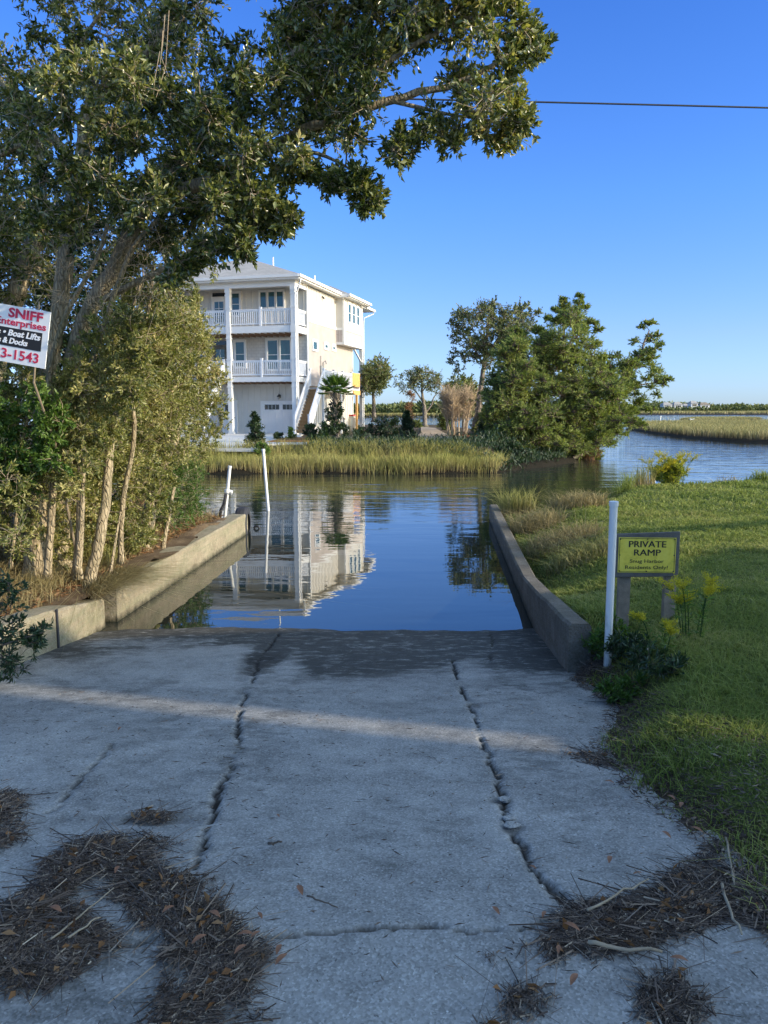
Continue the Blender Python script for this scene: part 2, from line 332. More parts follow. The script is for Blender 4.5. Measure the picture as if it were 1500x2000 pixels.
def bulk(name,c0,c1,c2,moss):
    m=N(name); v=m.co(); a=m.noise(v,1.7,7,.7,.6); b=m.noise(m.co((1,.45,5)),2.4,6,.7); f=m.noise(v,55,4,.75); g=m.noise(v,9,6,.75)
    c=m.ramp(a,[(.32,c0),(.5,c1),(.68,c2)]); c=m.mix(m.ramp(b,[(.42,0.),(.62,.8)]),c,moss); c=m.mix(.4,c,m.ramp(g,[(.3,tuple(x*.5 for x in c0)),(.55,c1),(.75,tuple(min(1,x*1.25) for x in c2))])); c=m.mix(.2,c,m.ramp(f,[(.35,.06),(.7,.5)]))
    sp=m.n('SeparateXYZ'); m.l(m.co(),sp.inputs[0]); wz=m.math('ADD',sp.outputs[2],m.math('MULTIPLY',g,.14)); wz=m.math('ADD',wz,1.)
    c=m.mix(m.ramp(wz,[(.27,.92),(.36,0.)]),c,(.035,.035,.022)); 
    c=m.mix(m.ramp(m.noise(m.co((3.,3.,.35)),5,5,.75),[(.60,0.),(.70,.55)]),c,tuple(x*.35 for x in c0))        # run-off streaks
    c=m.mix(m.ramp(m.noise(v,24,4,.8),[(.66,0.),(.72,.7)]),c,(.05,.045,.035))                                     # pits
    return m.out(m.pr(c,.9,.15,m.bump(m.math('ADD',f,m.math('MULTIPLY',g,2.)),.9,.012)))
M['bulkhead']=bulk('bulkhead_concrete',(.22,.16,.09),(.35,.28,.165),(.48,.40,.26),(.20,.21,.09))
M['bulkhead_shaded']=bulk('bulkhead_concrete_shaded',(.09,.07,.045),(.165,.135,.09),(.27,.24,.19),(.09,.08,.035))  # right wall concrete: shade on its face put into this darker brown
def soil(name,stops,sc=3):
    m=N(name); v=m.co(); a=m.noise(v,sc,7,.7); b=m.noise(v,sc*18,4,.8)
    c=m.mix(.45,m.ramp(a,stops),m.ramp(b,stops)); return m.out(m.pr(c,.95,.1,m.bump(b,1,.03)))
m=N('lawn_soil'); v=m.co(); a_=m.noise(v,3,7,.7); b_=m.noise(v,50,4,.8); c=m.mix(.45,m.ramp(a_,[(.3,(.06,.085,.022)),(.55,(.12,.16,.035)),(.75,(.20,.20,.07))]),m.ramp(b_,[(.3,(.05,.06,.02)),(.7,(.2,.2,.07))]))
d_=m.mix(.5,m.ramp(m.noise(v,9,6,.7),[(.3,(.03,.022,.014)),(.7,(.13,.09,.055))]),m.ramp(b_,[(.3,(.02,.015,.01)),(.7,(.16,.12,.08))])); at_=m.n('Attribute',attribute_name='dirt'); c=m.mix(m.ramp(m.math('ADD',at_.outputs['Fac'],m.math('MULTIPLY',a_,.6)),[(.55,0.),(.8,1.)]),c,d_)
M['lawnsoil']=m.out(m.pr(c,.95,.1,m.bump(b_,1,.02)))
M['banksoil']=soil('bank_litter',[(.3,(.06,.04,.025)),(.5,(.16,.11,.065)),(.72,(.34,.25,.15))],4)
def soilz(name,stops,sc,zlo):
    m=N(name); v=m.co(); a=m.noise(v,sc,7,.7); b=m.noise(v,sc*18,4,.8); c=m.mix(.45,m.ramp(a,stops),m.ramp(b,stops)); sp=m.n('SeparateXYZ'); m.l(m.co(),sp.inputs[0])
    k=m.math('ADD',m.math('SUBTRACT',sp.outputs[2],zlo),m.math('MULTIPLY',b,.2)); c=m.mix(m.ramp(k,[(.1,1.),(.3,0.)]),c,(.018,.015,.010)); return m.out(m.pr(c,.95,.1,m.bump(b,1,.03)))
M['farsoil']=soilz('far_ground',[(.3,(.045,.035,.02)),(.5,(.10,.075,.045)),(.72,(.17,.13,.08))],.6,-.5)  # soil stops darkened to put the bank's shade into the colour
M['mulch']=soil('pine_mulch',[(.3,(.16,.07,.03)),(.7,(.34,.17,.08))],5)
M['sand']=soil('sandy_path',[(.3,(.30,.22,.15)),(.7,(.50,.40,.29))],2)
M['mud']=soil('marsh_mud',[(.3,(.02,.017,.012)),(.7,(.06,.05,.035))],2)
M['wrackmat']=soil('wrack_litter',[(.3,(.028,.02,.016)),(.55,(.075,.055,.042)),(.75,(.17,.13,.10))],14)
M['drive']=paint('driveway_concrete',(.56,.55,.52),.8,.15,1.2)
# water
m=N('water'); v=m.co(); sp=m.n('SeparateXYZ'); m.l(m.n('TexCoord').outputs['Object'],sp.inputs[0])
n1=m.noise(m.co((.55,1.5,1)),1.1,2,.5,.2); n2=m.noise(m.co((.8,2.0,1)),3.4,2,.5,.2); n3=m.noise(m.co((.22,1.25,1)),1.0,3,.6,.2)
far=m.n('MapRange'); far.inputs[1].default_value=12; far.inputs[2].default_value=40; m.l(sp.outputs[1],far.inputs[0])
ft=m.n('MapRange'); ft.inputs[1].default_value=13; ft.inputs[2].default_value=24; ft.inputs[3].default_value=.12; m.l(sp.outputs[1],ft.inputs[0])
hh=m.math('ADD',m.math('MULTIPLY',n1,.42),m.math('ADD',m.math('MULTIPLY',m.math('MULTIPLY',n2,ft.outputs[0]),.55),m.math('MULTIPLY',m.math('MULTIPLY',n3,far.outputs[0]),9.)))
b=m.n('Bump'); b.inputs['Strength'].default_value=1; b.inputs['Distance'].default_value=.008; m.l(hh,b.inputs['Height'])
p=m.pr((.016,.022,.018),.015,.5,b.outputs[0]); p.inputs['IOR'].default_value=1.85; M['water']=m.out(p)
M['yellow']=None
m=N('yellow_sign_plate'); v=m.co(); n=m.noise(v,9,5,.7); c=m.ramp(n,[(.3,(.46,.38,.05)),(.5,(.74,.60,.07)),(.75,(.80,.68,.12))]); M['yellow']=m.out(m.pr(c,.5,.4))
M['ink']=paint('sign_ink',(.02,.02,.018),.6,.1,5)
M['redink']=paint('red_ink',(.58,.03,.07),.5,.15,12)
M['plastic']=paint('white_sign_plastic',(.82,.81,.76),.4,.05,5)
M['text_white']=paint('white_ink',(.85,.85,.82),.5,.04,5)

# ---------------- setting ----------------
def sm(t): t=np.clip(t,0,1); return t*t*(3-2*t)
WZ=-.8
def ax(*seg):      # piecewise spaced axis: (start, step), ..., end
    out=[]
    for i in range(0,len(seg)-1):
        a,st=seg[i]; b=seg[i+1][0] if hasattr(seg[i+1],'__len__') else seg[i+1]
        out.append(np.arange(a,b,st))
    out.append([seg[-1]]); return np.concatenate(out)
wm=MB(); wm.add([(-3000,-40,WZ),(3000,-40,WZ),(3000,5500,WZ),(-3000,5500,WZ)],[(0,1,2,3)])
tag(wm.build('water',M['water']),kind='structure')
# concrete ramp
def ipoly(pts,f=gp): return [tuple(f(u,v))[:2] for u,v in pts]
CR=[(ipoly([(545,1236),(505,1285),(497,1320),(478,1360),(468,1395),(463,1430),(466,1462),(446,1500),(431,1545),(413,1590),(396,1640),(383,1695)]),.0085,1.),
    (ipoly([(884,1290),(893,1330),(908,1368),(928,1402),(940,1440),(958,1488),(975,1530),(986,1572),(996,1612),(1008,1645),(1040,1690),(1075,1730),(1130,1785)]),.008,1.),
    (ipoly([(470,1850),(530,1826),(600,1822),(700,1817),(800,1812),(850,1808),(930,1815),(1000,1812),(1060,1798),(1120,1783),(1200,1770)]),.0045,.8),
    (ipoly([(216,1452),(200,1480),(175,1505),(150,1530),(122,1560),(95,1590)]),.004,.8),
    (ipoly([(958,1232),(962,1262),(955,1290)]),.006,.8),(ipoly([(0,1862),(60,1858),(130,1840),(230,1850),(290,1838)]),.007,.9)]
PATCH=[(505,1285,.16,.42),(490,1310,.10,.3),(925,1375,.05,.14),(1000,1612,.045,.07),(978,1565,.05,.07),(470,1350,.05,.12),(285,1595,.28,.06),(440,1480,.05,.08)]
PATCH=[(gp(u,v),a,b) for u,v,a,b in PATCH]
def crk(X,Y):
    a=np.zeros(X.shape)
    jx=X+.022*fbm(X*9,Y*9,3)+.010*vnoise(X*38,Y*38,8); jy=Y+.022*fbm(X*9,Y*9,5)+.010*vnoise(X*38,Y*38,9)
    for pl,wd,st in CR:
        d=pdist(jx,jy,pl,False); w_=wd*(1+.9*vnoise(X*5,Y*5,4)); a=np.maximum(a,st*np.clip(1.6-d/np.maximum(w_,.003),0,1))
    for p,ra,rb in PATCH:
        d=np.sqrt(((X-p.x)/ra)**2+((Y-p.y)/rb)**2)+.55*fbm(X*12,Y*12,6)
        a=np.maximum(a,.6*np.clip(1.4-d*1.1,0,1)*(.5+.5*(fbm(X*25,Y*25,16)>0)))
    return a
def rz(X,Y):
    return ramp_z(Y)+(.007+.012*sm((Y-6)/2))*fbm(X*1.1,Y*1.1,1)+.0025*fbm(X*9,Y*9,2)-.022*np.minimum(crk(X,Y),1)
def wet(X,Y):
    q=sm((Y-5.2+.5*fbm(X*1.2,Y*1.2,11))/2.2); r_=.35*sm((Y-3.6)/2.)*(fbm(X*.9,Y*2,12)>.05)
    e=lambda u,v,a,b:np.exp(-(((X-gp(u,v).x)/a)**2+((Y-gp(u,v).y)/b)**2)**1.5)
    g=1.1*e(740,1275,.62,.9)+.8*e(1030,1270,.35,1.2)+.9*e(520,1275,.16,.8)+.5*e(640,1320,.5,.3)-.55*e(925,1330,.16,.8)-.6*e(350,1290,.9,.8)-.5*e(570,1300,.12,.7)
    near=.35*sm((Y-7.3)/.7); trk=.22*np.exp(-((X+.75)/.28)**2)+.22*np.exp(-((X-.85)/.25)**2)
    return np.clip(q*.55+g*sm((Y-5.2)/1.)+near+r_*.8+.22+trk+.25*fbm(X*1.5,Y*1.5,14),0,1)
rampo=gridmesh('ramp',ax((-7,.06),(-3.3,.018),(2.6,.05),4.6),ax((-1,.1),(1.3,.014),(5.,.02),(8.6,.08),12),rz,M['concrete'],attrs={'crk':crk,'wet':wet})
tag(rampo,kind='structure')
# lawn
EDGE=ipoly([(1112,1322),(1158,1345),(1200,1372),(1190,1420),(1165,1462),(1205,1500),(1235,1545),(1300,1598),(1368,1642),(1402,1700),(1440,1770),(1500,1822),(1560,1900),(1700,2040)])
SHORE=[(2.5,16.8),(3.1,16.3),(3.9,15.9),(4.6,16.8),(5.3,18.6),(6.3,19.8),(7.7,20.2),(10.5,21.6),(14,23),(30,26),(60,30)]
LAWN=EDGE[::-1]+[(1.66,5.95),(1.74,6.8),(1.86,8.25),(2.5,16.8)]+SHORE[1:]+[(60,-30),(2.9,-30),(3.0,-1)]
def wallx(Y): return 1.651+.0776*(Y-8.24)
def lbase(Y): return np.interp(Y,[-30,2,4,6,9.5,12,20,40],[.03,.02,-.07,-.12,-.22,-.26,-.28,-.28])
def lawnz(X,Y):
    b=lbase(Y)+.025*fbm(X*.6,Y*.6,21)
    wt=np.interp(Y,[5.9,9.5,16.7],[-.16,-.58,-.58]); dw=np.where((Y>5.6),X-wallx(Y)-.2,9); dw=np.where(Y>17.2,9,dw)
    b=wt+(b-wt)*sm(dw/1.5)
    b=b-.28*np.exp(-(((X-2.05)/.25)**2+((Y-10.6)/1.3)**2))-.15*np.exp(-(((X-1.85)/.25)**2+((Y-6.0)/.5)**2))
    de=pdist(X,Y,EDGE,False); e=ramp_z(Y)-.008+.03*fbm(X*6,Y*6,22); b=np.where(Y<7,e+(b-e+.02)*sm((de+.02)/.55),b)
    inn=inpoly(X,Y,LAWN); b=np.where((Y<7)&~inn&(X<8),np.minimum(b,ramp_z(Y)-.05),b)
    ds=np.where(inn,1,-1)*pdist(X,Y,SHORE,False)
    return np.where(Y>9,b-1.1*(1-sm((ds+.35)/1.1)),b)
def lkeep(X,Y):
    s=sdist(X,Y,LAWN); return (s>0)|((s>-.7)&(Y>15))
lawn=gridmesh('lawn',ax((1,.08),(6,.25),(12,2.),60),ax((-30,2),(0,.1),(8,.12),(18,.2),(26,1.),31),lawnz,M['lawnsoil'],lkeep,attrs={'dirt':lambda X,Y:np.clip(1-pdist(X,Y,EDGE,False)/.45,0,1)*.9+np.clip(1-np.abs(Y-3.9)/.5,0,1)*.35*(X<3.2)}); tag(lawn,kind='structure')
# left bank
LB=[(-3.2,5.5),(-3.2,8.4),(-3.1,8.5),(-2.86,14.8),(-3.2,15.1),(-4.2,16.2),(-7,19),(-12,21.5),(-30,25),(-60,25),(-60,-30),(-7,-30),(-6,-1),(-6,4.6),(-4.6,5.2)]
LSH=LB[3:10]
def lbz(X,Y):
    b=-.38+.3*sm((-3.1-X)/1.6)+.05*fbm(X,Y,31)
    b=np.where(Y<7,np.maximum(b,-.1-.1*(Y-5)),b); b=np.where(Y<4,.02,b)
    ds=np.where(inpoly(X,Y,LB),1,-1)*pdist(X,Y,LSH,False)
    return np.where(Y>12,b-1.0*(1-sm((ds+.3)/1.)),b)
lb=gridmesh('left_bank',ax((-60,3),(-12,.5),(-7,.12),-2.6),ax((-30,2),(3,.12),(17,.3),26),lbz,M['banksoil'],lambda X,Y:(sdist(X,Y,LB)>0)|((sdist(X,Y,LB)>-.6)&(Y>14.9))); tag(lb,kind='structure')
gb=MB(); gb.box(-60,60,-40,-.9,-.4,-.012); tag(gb.build('road',M['drive']),kind='structure')
# far bank
FB=[(-60,31),(-30,29.5),(-7,28.7),(-3,29.1),(1,28.8),(4.4,29.3),(5.6,30.8),(7.6,33.2),(9.6,37.5),(11.5,42),(12.5,47),(12,54),(9.5,66),(8,84),(-10,86),(-60,88)]
def fbz(X,Y):
    d=sdist(X,Y,FB)+.35*fbm(X*.7,Y*.7,41)
    lo=-1.4+.8*sm((d+.6)/1.0); return lo+.6*sm((d-.9)/1.3)+.05*fbm(X*.3,Y*.3,43)*sm((d-2)/4)
fb=gridmesh('far_bank',ax((-60,2),(-14,.35),15),ax((27,.2),(40,.7),90),fbz,M['farsoil'],lambda X,Y:sdist(X,Y,FB)>-1.2); tag(fb,kind='structure')
def sheet(name,pts,z,mat,kind='structure',h=.05):
    m_=MB(); n=len(pts); m_.add([(x,y,z-h) for x,y in pts]+[(x,y,z) for x,y in pts],[tuple(range(n))[::-1],tuple(range(n,2*n))]+[(i,(i+1)%n,n+(i+1)%n,n+i) for i in range(n)])
    return tag(m_.build(name,mat),kind=kind)
z0=lambda u,v:tuple(onz(u,v,.06))[:2]
sheet('driveway',[z0(340,876),z0(505,877),z0(512,868),z0(600,866),z0(600,857),z0(585,852),(-5.2,50.6),(-14,52.6),(-20,46)],.07,M['drive'],h=.12)
sheet('planting_bed',[z0(520,864),z0(604,864),z0(600,857),z0(590,855),z0(560,855)],.10,M['mulch'],h=.1)
sheet('sandy_path',[z0(800,862),z0(905,862),z0(868,846),z0(850,836),z0(822,834),z0(822,846)],.075,M['sand'],h=.1)
sheet('mulch_strip',[z0(905,861),z0(960,862),z0(950,850),z0(890,848)],.072,M['mulch'],h=.1)
sheet('mulch_patch',[z0(745,860),z0(792,860),z0(785,852),z0(755,851)],.073,M['mulch'],h=.1)
wz=lambda u,v:tuple(onz(u,v,WZ))[:2]
def island(name,poly,zt,res,bank):
    xs=[p[0] for p in poly];ys=[p[1] for p in poly]
    return tag(gridmesh(name,np.linspace(min(xs)-2,max(xs)+2,res),np.linspace(min(ys)-2,max(ys)+2,res),lambda X,Y:WZ-.3+(zt-WZ+.3)*sm((sdist(X,Y,poly)+bank*.5)/bank),M['mud'],lambda X,Y:sdist(X,Y,poly)>-bank),kind='structure')
IS1=[wz(1220,838),wz(1250,843.5),wz(1275,848),wz(1310,853),wz(1350,857.5),wz(1400,861.5),wz(1450,864.5),wz(1520,867),wz(1700,870),wz(1700,829),wz(1500,829.5),wz(1380,829.5),wz(1280,832.5),wz(1235,835.5)]
island('marsh_island',IS1,-.5,120,2)
IS2=[wz(1326,823.4),wz(1370,824.3),wz(1440,823.6),wz(1490,821),wz(1440,819),wz(1360,819.5)]
island('marsh_islet',IS2,-.55,60,4)
IS3=[(60,330),(180,322),(420,335),(900,330),(900,690),(60,690)]
tag(gridmesh('far_shore',np.linspace(-900,1000,140),np.linspace(300,1500,60),lambda X,Y:-1.2+1.0*sm((Y-np.interp(X,[-900,0,30,110,300,1000],[215,250,330,328,335,330])+6*fbm(X*.01,Y*.01,7))/12),M['mud']),kind='structure')

# grass of lawn, marsh and bank
def zat(f,x,y): return np.asarray(f(x,y))
def lawngrass():
    P=[];H=[];W=[]
    for (x0,x1,y0,y1,n,h,wd) in ((1.0,3.6,1.6,4.2,52000,.06,.005),(1.0,4.2,4.2,6.5,44000,.065,.006),(1.3,5.5,6.5,9.5,42000,.065,.010),(1.5,7.5,9.5,14,44000,.07,.015),(2,11.5,14,24,44000,.075,.026),(11.5,16,14,25,6000,.07,.03)):
        x=rng.uniform(x0,x1,n);y=rng.uniform(y0,y1,n)
        de=pdist(x,y,EDGE,False); pr_=np.where(y<7,np.clip((de+.03+.10*fbm(x*3,y*3,55))/.30,0,1),1)*(.55+.45*np.clip(.5+1.2*fbm(x*2.2,y*2.2,56),0,1))
        k=inpoly(x,y,LAWN)&(rng.random(n)<pr_)&(x<.53*y+1.6)&~((y>5.7)&(y<16.9)&(x<wallx(y)+.26))
        x=x[k];y=y[k]; P.append(np.stack([x,y,zat(lawnz,x,y)-.005],1)); H.append(h*np.where(fbm(x*1.3,y*1.3,58)<-.18,.55,1.)*(.45+.9*rng.random(len(x)))*(1+.5*np.clip(fbm(x*1.5,y*1.5,57),0,1))); W.append(np.full(len(x),wd))
    P=np.concatenate(P);H=np.concatenate(H);W=np.concatenate(W)
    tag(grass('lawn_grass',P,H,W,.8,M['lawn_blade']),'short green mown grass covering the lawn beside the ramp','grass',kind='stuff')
lawngrass()
def pts_grid(poly,n,zf): x,y=scatter(poly,n); return np.stack([x,y,zat(zf,x,y)],1)
mb=[(-30,29.6),(-7,28.75),(-3,29.1),(1,28.85),(4.3,29.3),(5,31),(3.5,31.2),(-3,31.1),(-7,30.8),(-30,31.6)]
mp=pts_grid([( -13,29.0)]+mb[1:9]+[(-13,31.0)],26000,fbz); hgt=(.28+.33*rng.random(len(mp)))*(1+.25*fbm(mp[:,0]*1.3,mp[:,1],61)); keep=rng.random(len(mp))<(.45+.8*(.5+.5*fbm(mp[:,0]*1.8,mp[:,1]*.8,62)))
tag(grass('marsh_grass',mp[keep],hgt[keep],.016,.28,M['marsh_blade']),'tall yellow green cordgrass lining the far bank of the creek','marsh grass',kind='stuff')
p=pts_grid(IS1,52000,lambda x,y:-.55+0*x); k=rng.random(len(p))<np.clip(75/p[:,1],.1,1)**1.5; p=p[k]
tag(grass('island_grass',p,(.55+.35*rng.random(len(p)))*(1+.2*fbm(p[:,0]*.3,p[:,1]*.3,63)),.05,.25,M['far_marsh']),'cordgrass covering the low marsh island in the right','marsh grass',kind='stuff')
p=pts_grid(IS2,9000,lambda x,y:-.6+0*x)
tag(grass('islet_grass',p,.45+.3*rng.random(len(p)),.09,.25,M['far_marsh']),'thin sliver of marsh grass in the open water beyond the island','marsh grass',kind='stuff')
x=rng.uniform(40,420,26000); y=rng.uniform(330,690,26000)
tag(grass('shore_grass',np.stack([x,y,np.full(len(x),-.3)],1),.8+.5*rng.random(len(x)),.5,.2,M['far_marsh']),'strip of brown marsh grass along the distant shore','marsh grass',kind='stuff')

# ---------------- bulkhead walls ----------------
def wallmesh(pts,side,zb,thick):
    """pts: (x,y,ztop) along the water face; side +1: thickness to +x"""
    m_=MB(); n=len(pts); V=[]
    P=[]
    for i in range(n-1):
        a,b=Vector(pts[i]),Vector(pts[i+1]); k=max(1,int((b-a).length/.12))
        P+= [a.lerp(b,j/k) for j in range(k)]
    P.append(Vector(pts[-1]))
    for p in P:
        j=.018*float(fbm(p.y*3,1.3,71)); c=.022
        V+=[(p.x+j,p.y,zb),(p.x+j*.5,p.y,p.z-c+j*.4),(p.x+side*c,p.y,p.z+j*.6),(p.x+side*(thick-c),p.y,p.z+j*.3),(p.x+side*thick,p.y,p.z-c),(p.x+side*thick,p.y,zb)]
    k=6; F=[(i*k+j,i*k+(j+1)%k,(i+1)*k+(j+1)%k,(i+1)*k+j) for i in range(len(P)-1) for j in range(k)]
    F+=[tuple(range(k))[::-1],tuple((len(P)-1)*k+j for j in range(k))]
    return m_.add(V,F)
o=wallmesh([(wallx(5.94)-.0,5.94,-.09),(wallx(8.3),8.3,-.37),(wallx(9.6),9.6,-.50),(wallx(11),11,-.505),(wallx(13),13,-.49),(2.31,16.7,-.46)],1,-1.7,.18).build('bulkhead_wall',M['bulkhead_shaded'])
tag(o,'low concrete bulkhead wall between the water and the mown lawn','wall')
root=empty('bulkhead_wall',(0,0,0)); tag(root,'greenish low concrete bulkhead wall in front of the left trees','wall')
wallmesh([(-3.10,5.5,-.08),(-3.10,6.9,-.25),(-3.10,8.3,-.48)],-1,-1.5,.3).build('wall_section',M['bulkhead'],root)
wallmesh([(-3.04,8.52,-.40),(-2.86,11.5,-.40),(-2.66,14.85,-.40)],-1,-1.7,.3).build('wall_section',M['bulkhead'],root)
MB().box(-3.099,-3.085,7.05,7.08,-1.0,-.27).build('wall_joint',M['rubber'],root)
# old tyre hung over the end of the left wall as a bumper
m_=MB(); cx,cy,cz=-2.78,14.95,-.62; Rr=.33
V=[];F=[];nu=40;prof=[(-.115,-.06),(-.12,.0),(-.11,.05),(-.07,.075),(0,.08),(.07,.075),(.11,.05),(.12,.0),(.115,-.06),(.09,-.03),(.0,.02),(-.09,-.03)]
for i in range(nu):
    a=2*math.pi*i/nu; t=1 if i%2 else .985
    for px,pr_ in prof:
        r=(Rr-.08)+pr_*(t if pr_>.04 else 1); V.append((cx+px,cy+math.cos(a)*r,cz+math.sin(a)*r))
n=len(prof); F=[(i*n+j,i*n+(j+1)%n,((i+1)%nu)*n+(j+1)%n,((i+1)%nu)*n+j) for i in range(nu) for j in range(n)]
m_.add(V,F); tyre=m_.build('bumper_tyre',M['rubber'],smooth=False); tag(tyre,'old black tyre wrapped over the water end of the left wall','tyre')
# black hook sticking out of the water
p=onz(502,1032,WZ)
pts=[p+Vector((.045,0,-.12)),p+Vector((.045,0,.0)),p+Vector((.02,0,.045)),p+Vector((-.03,0,.05)),p+Vector((-.055,0,.02)),p+Vector((-.045,0,-.02)),p+Vector((-.02,0,-.03))]
tag(MB().tube(pts,[.02,.02,.024,.026,.024,.02,.008],8).build('mooring_hook',M['black'],smooth=True),'small black curved hook poking out of the water beside the wall end','hook')

# ---------------- pvc poles ----------------
def pole(name,label,a,b,r,knot=None,group=None,mat='pvc',cap=True):
    root=empty(name,tuple(a)); tag(root,label,'pole',group); a=Vector(a);b=Vector(b);d=b-a
    m_=MB(); k=14; m_.tube([d*(i/k) for i in range(k+1)],[r]*(k+1),14,False); m_.tube([d*.999,d*1.0],[r,r],14); m_.build('pipe',M[mat],root,smooth=False)
    if cap: MB().tube([d*.975,d*1.001],[r*1.18]*2,14).build('pipe_rim',M[mat],root)
    return root,d
g=gp(1186,1306)
pole('marker_pole','tall thick white plastic pipe standing beside the yellow sign',Vector((1.715,5.69,-.45)),Vector((1.70,5.64,.925)),.029)
pa=onz(434,1016,-.42); pa=at(434,1016,15.6); pb=at(449,910,15.6)
root,d=pole('mooring_pole','short leaning white pipe with a knotted fitting behind the left wall',pa-Vector((0,0,.4)),pb,.033)
q=d*.66
MB().tube([q-d*.02,q+d*.02],[.06,.06],12).tube([q,q+Vector((.10,0,-.03))],[.04,.045],10).build('pipe_fitting',M['pvc'],root)
MB().tube([q+Vector((-.02,-.05,-.05)),q+Vector((-.06,-.05,-.25)),q+Vector((-.14,-.04,-.40)),q+Vector((-.17,-.04,-.62))],.035,8).build('hanging_rope',M['rubber'],root,smooth=True)
pole('mooring_pole','tall leaning white pipe standing in open water by the tyre',at(529,1028,18.2)-Vector((0,0,.5)),at(514,877,18.2),.035)
pole('mooring_pole','thin white stake tilted beside the yellow flowering bush',at(1272,958,20.4)-Vector((0,0,.2)),at(1280,918,20.4),.05)
pole('channel_marker','thin white channel stake standing past the tip of the marsh island',at(1287,830,110)-Vector((0,0,1)),at(1290,812,110),.12,cap=False)
r_=empty('water_marker',tuple(onz(1350,831,WZ))); tag(r_,'pale two legged channel frame standing behind the marsh island','marker')
yy=120.; L_=at(1347,833,yy)-r_.location; R2=at(1354,833,yy)-r_.location
for q in (L_,R2): MB().tube([q-Vector((0,0,.6)),q+Vector((0,0,1.25))],.09,6).build('leg',M['pvc'],r_)
MB().bar(L_+Vector((0,0,1.1)),R2+Vector((0,0,1.1)),.1,.16).build('crossbar',M['pvc'],r_)

# ---------------- text and the two signs ----------------
def text(name,body,mat,parent,x,y,z,size,width=None,align='CENTER',bold=.0,shear=0,rot=None,sy=1):
    c=bpy.data.curves.new(name,'FONT'); c.body=body; c.size=size; c.align_x=align; c.align_y='CENTER'; c.extrude=.0012; c.offset=bold; c.shear=shear; c.resolution_u=3
    o=bpy.data.objects.new(name,c); C.objects.link(o); bpy.context.view_layer.update()
    w0=o.dimensions.x or 1; sx=1 if width is None else width/w0
    me=bpy.data.meshes.new_from_object(o.evaluated_get(bpy.context.evaluated_depsgraph_get())); bpy.data.objects.remove(o)
    me.materials.clear(); o2=link(name,me,mat,parent); o2.scale=(sx,sy,1); o2.location=(x,y,z); o2.rotation_euler=rot or (R(90),0,0); return o2
sc_=at(1263,1083,6.25)
sg=empty('ramp_sign',(sc_.x,sc_.y,float(lawnz(sc_.x,sc_.y)))); tag(sg,'yellow private ramp sign on a weathered board with wooden posts','sign'); sg.rotation_euler=(0,0,R(-3))
zc=sc_.z-sg.location.z
for px in (-.165,.21):
    MB().box(px-.048,px+.048,.012,.075,-.3,zc+.10).build('post',M['post_wood'],sg,bevel=.004)
m_=MB(); m_.add([(-.262,-.022,zc-.192),(.258,-.022,zc-.178),(.262,.008,zc-.178),(-.262,.008,zc-.192),(-.262,-.022,zc+.172),(.258,-.022,zc+.196),(.262,.008,zc+.196),(-.262,.008,zc+.172)],[(0,3,2,1),(4,5,6,7),(0,1,5,4),(1,2,6,5),(2,3,7,6),(3,0,4,7)])
bd=m_.build('sign_board',M['board_wood'],sg,bevel=.006)
pl=MB().box(-.238,.228,-.0255,-.0225,zc-.148,zc+.146).build('sign_plate',M['yellow'],sg)
fr=MB()
for a in ((-.230,.220,zc+.137,zc+.140),(-.230,.220,zc-.142,zc-.139),(-.230,-.227,zc-.142,zc+.140),(.217,.220,zc-.142,zc+.140)): fr.box(a[0],a[1],-.0275,-.026,a[2],a[3])
fr.build('plate_border',M['ink'],pl)
for px,pz in ((-.225,.132),(-.005,.134),(.214,.132),(-.225,-.134),(-.005,-.136),(.214,-.134),(-.226,0),(.215,0)): MB().tube([(px,-.0255,zc+pz),(px,-.032,zc+pz)],.005,8).build('screw',M['black'],pl)
for dx in (-.0015,.0015):
    text('lettering','PRIVATE',M['ink'],pl,-.005+dx,-.0265-dx*.2,zc+.088,.075,.30)
    text('lettering','RAMP',M['ink'],pl,-.005+dx,-.0265-dx*.2,zc+.018,.075,.215)
text('lettering','Snug Harbor',M['ink'],pl,-.005,-.0265,zc-.052,.042,.275,bold=0)
text('lettering','Residents Only!',M['ink'],pl,-.005,-.0265,zc-.104,.042,.345,bold=0)
# contractor sign on a stick in the left bushes
c0=at(18,652,6.9); s2=empty('yard_sign',tuple(c0)); s2.rotation_euler=(0,R(10),R(-8)); s2.scale=(1.23,)*3; tag(s2,'tilted white contractor sign with red and white lettering among the branches','sign')
W2,H2=.60,.40
MB().box(-W2/2,W2/2,-.004,.004,-H2/2,H2/2).build('sign_panel',M['plastic'],s2)
sp_=s2.children[0]
MB().box(-W2/2+.0,W2/2-.045,-.0065,-.0045,-.085,.045).build('black_band',M['ink'],sp_)
text('lettering','SNIFF',M['redink'],sp_,.115,-.0055,.148,.088,.265,bold=.003,rot=(R(90),0,0))
text('lettering','Enterprises',M['redink'],sp_,.085,-.0055,.085,.068,.385,bold=.0015)
text('lettering','s \u2022 Boat Lifts',M['text_white'],sp_,.075,-.0075,.008,.06,.335,bold=.0018,shear=.2)
text('lettering','s & Docks',M['text_white'],sp_,.035,-.0075,-.048,.056,.23,bold=.0018,shear=.2)
text('lettering','23-1543',M['redink'],sp_,.075,-.0055,-.142,.095,.345,bold=.0018)
m_=MB(); m_.tube([(.19,.02,.26),(.20,.02,0),(.15,.12,-.32),(.08,.6,-.8),(.0,1.3,-1.9)],[.006,.007,.008,.010,.012],6); m_.build('stake',M['twig'],s2)

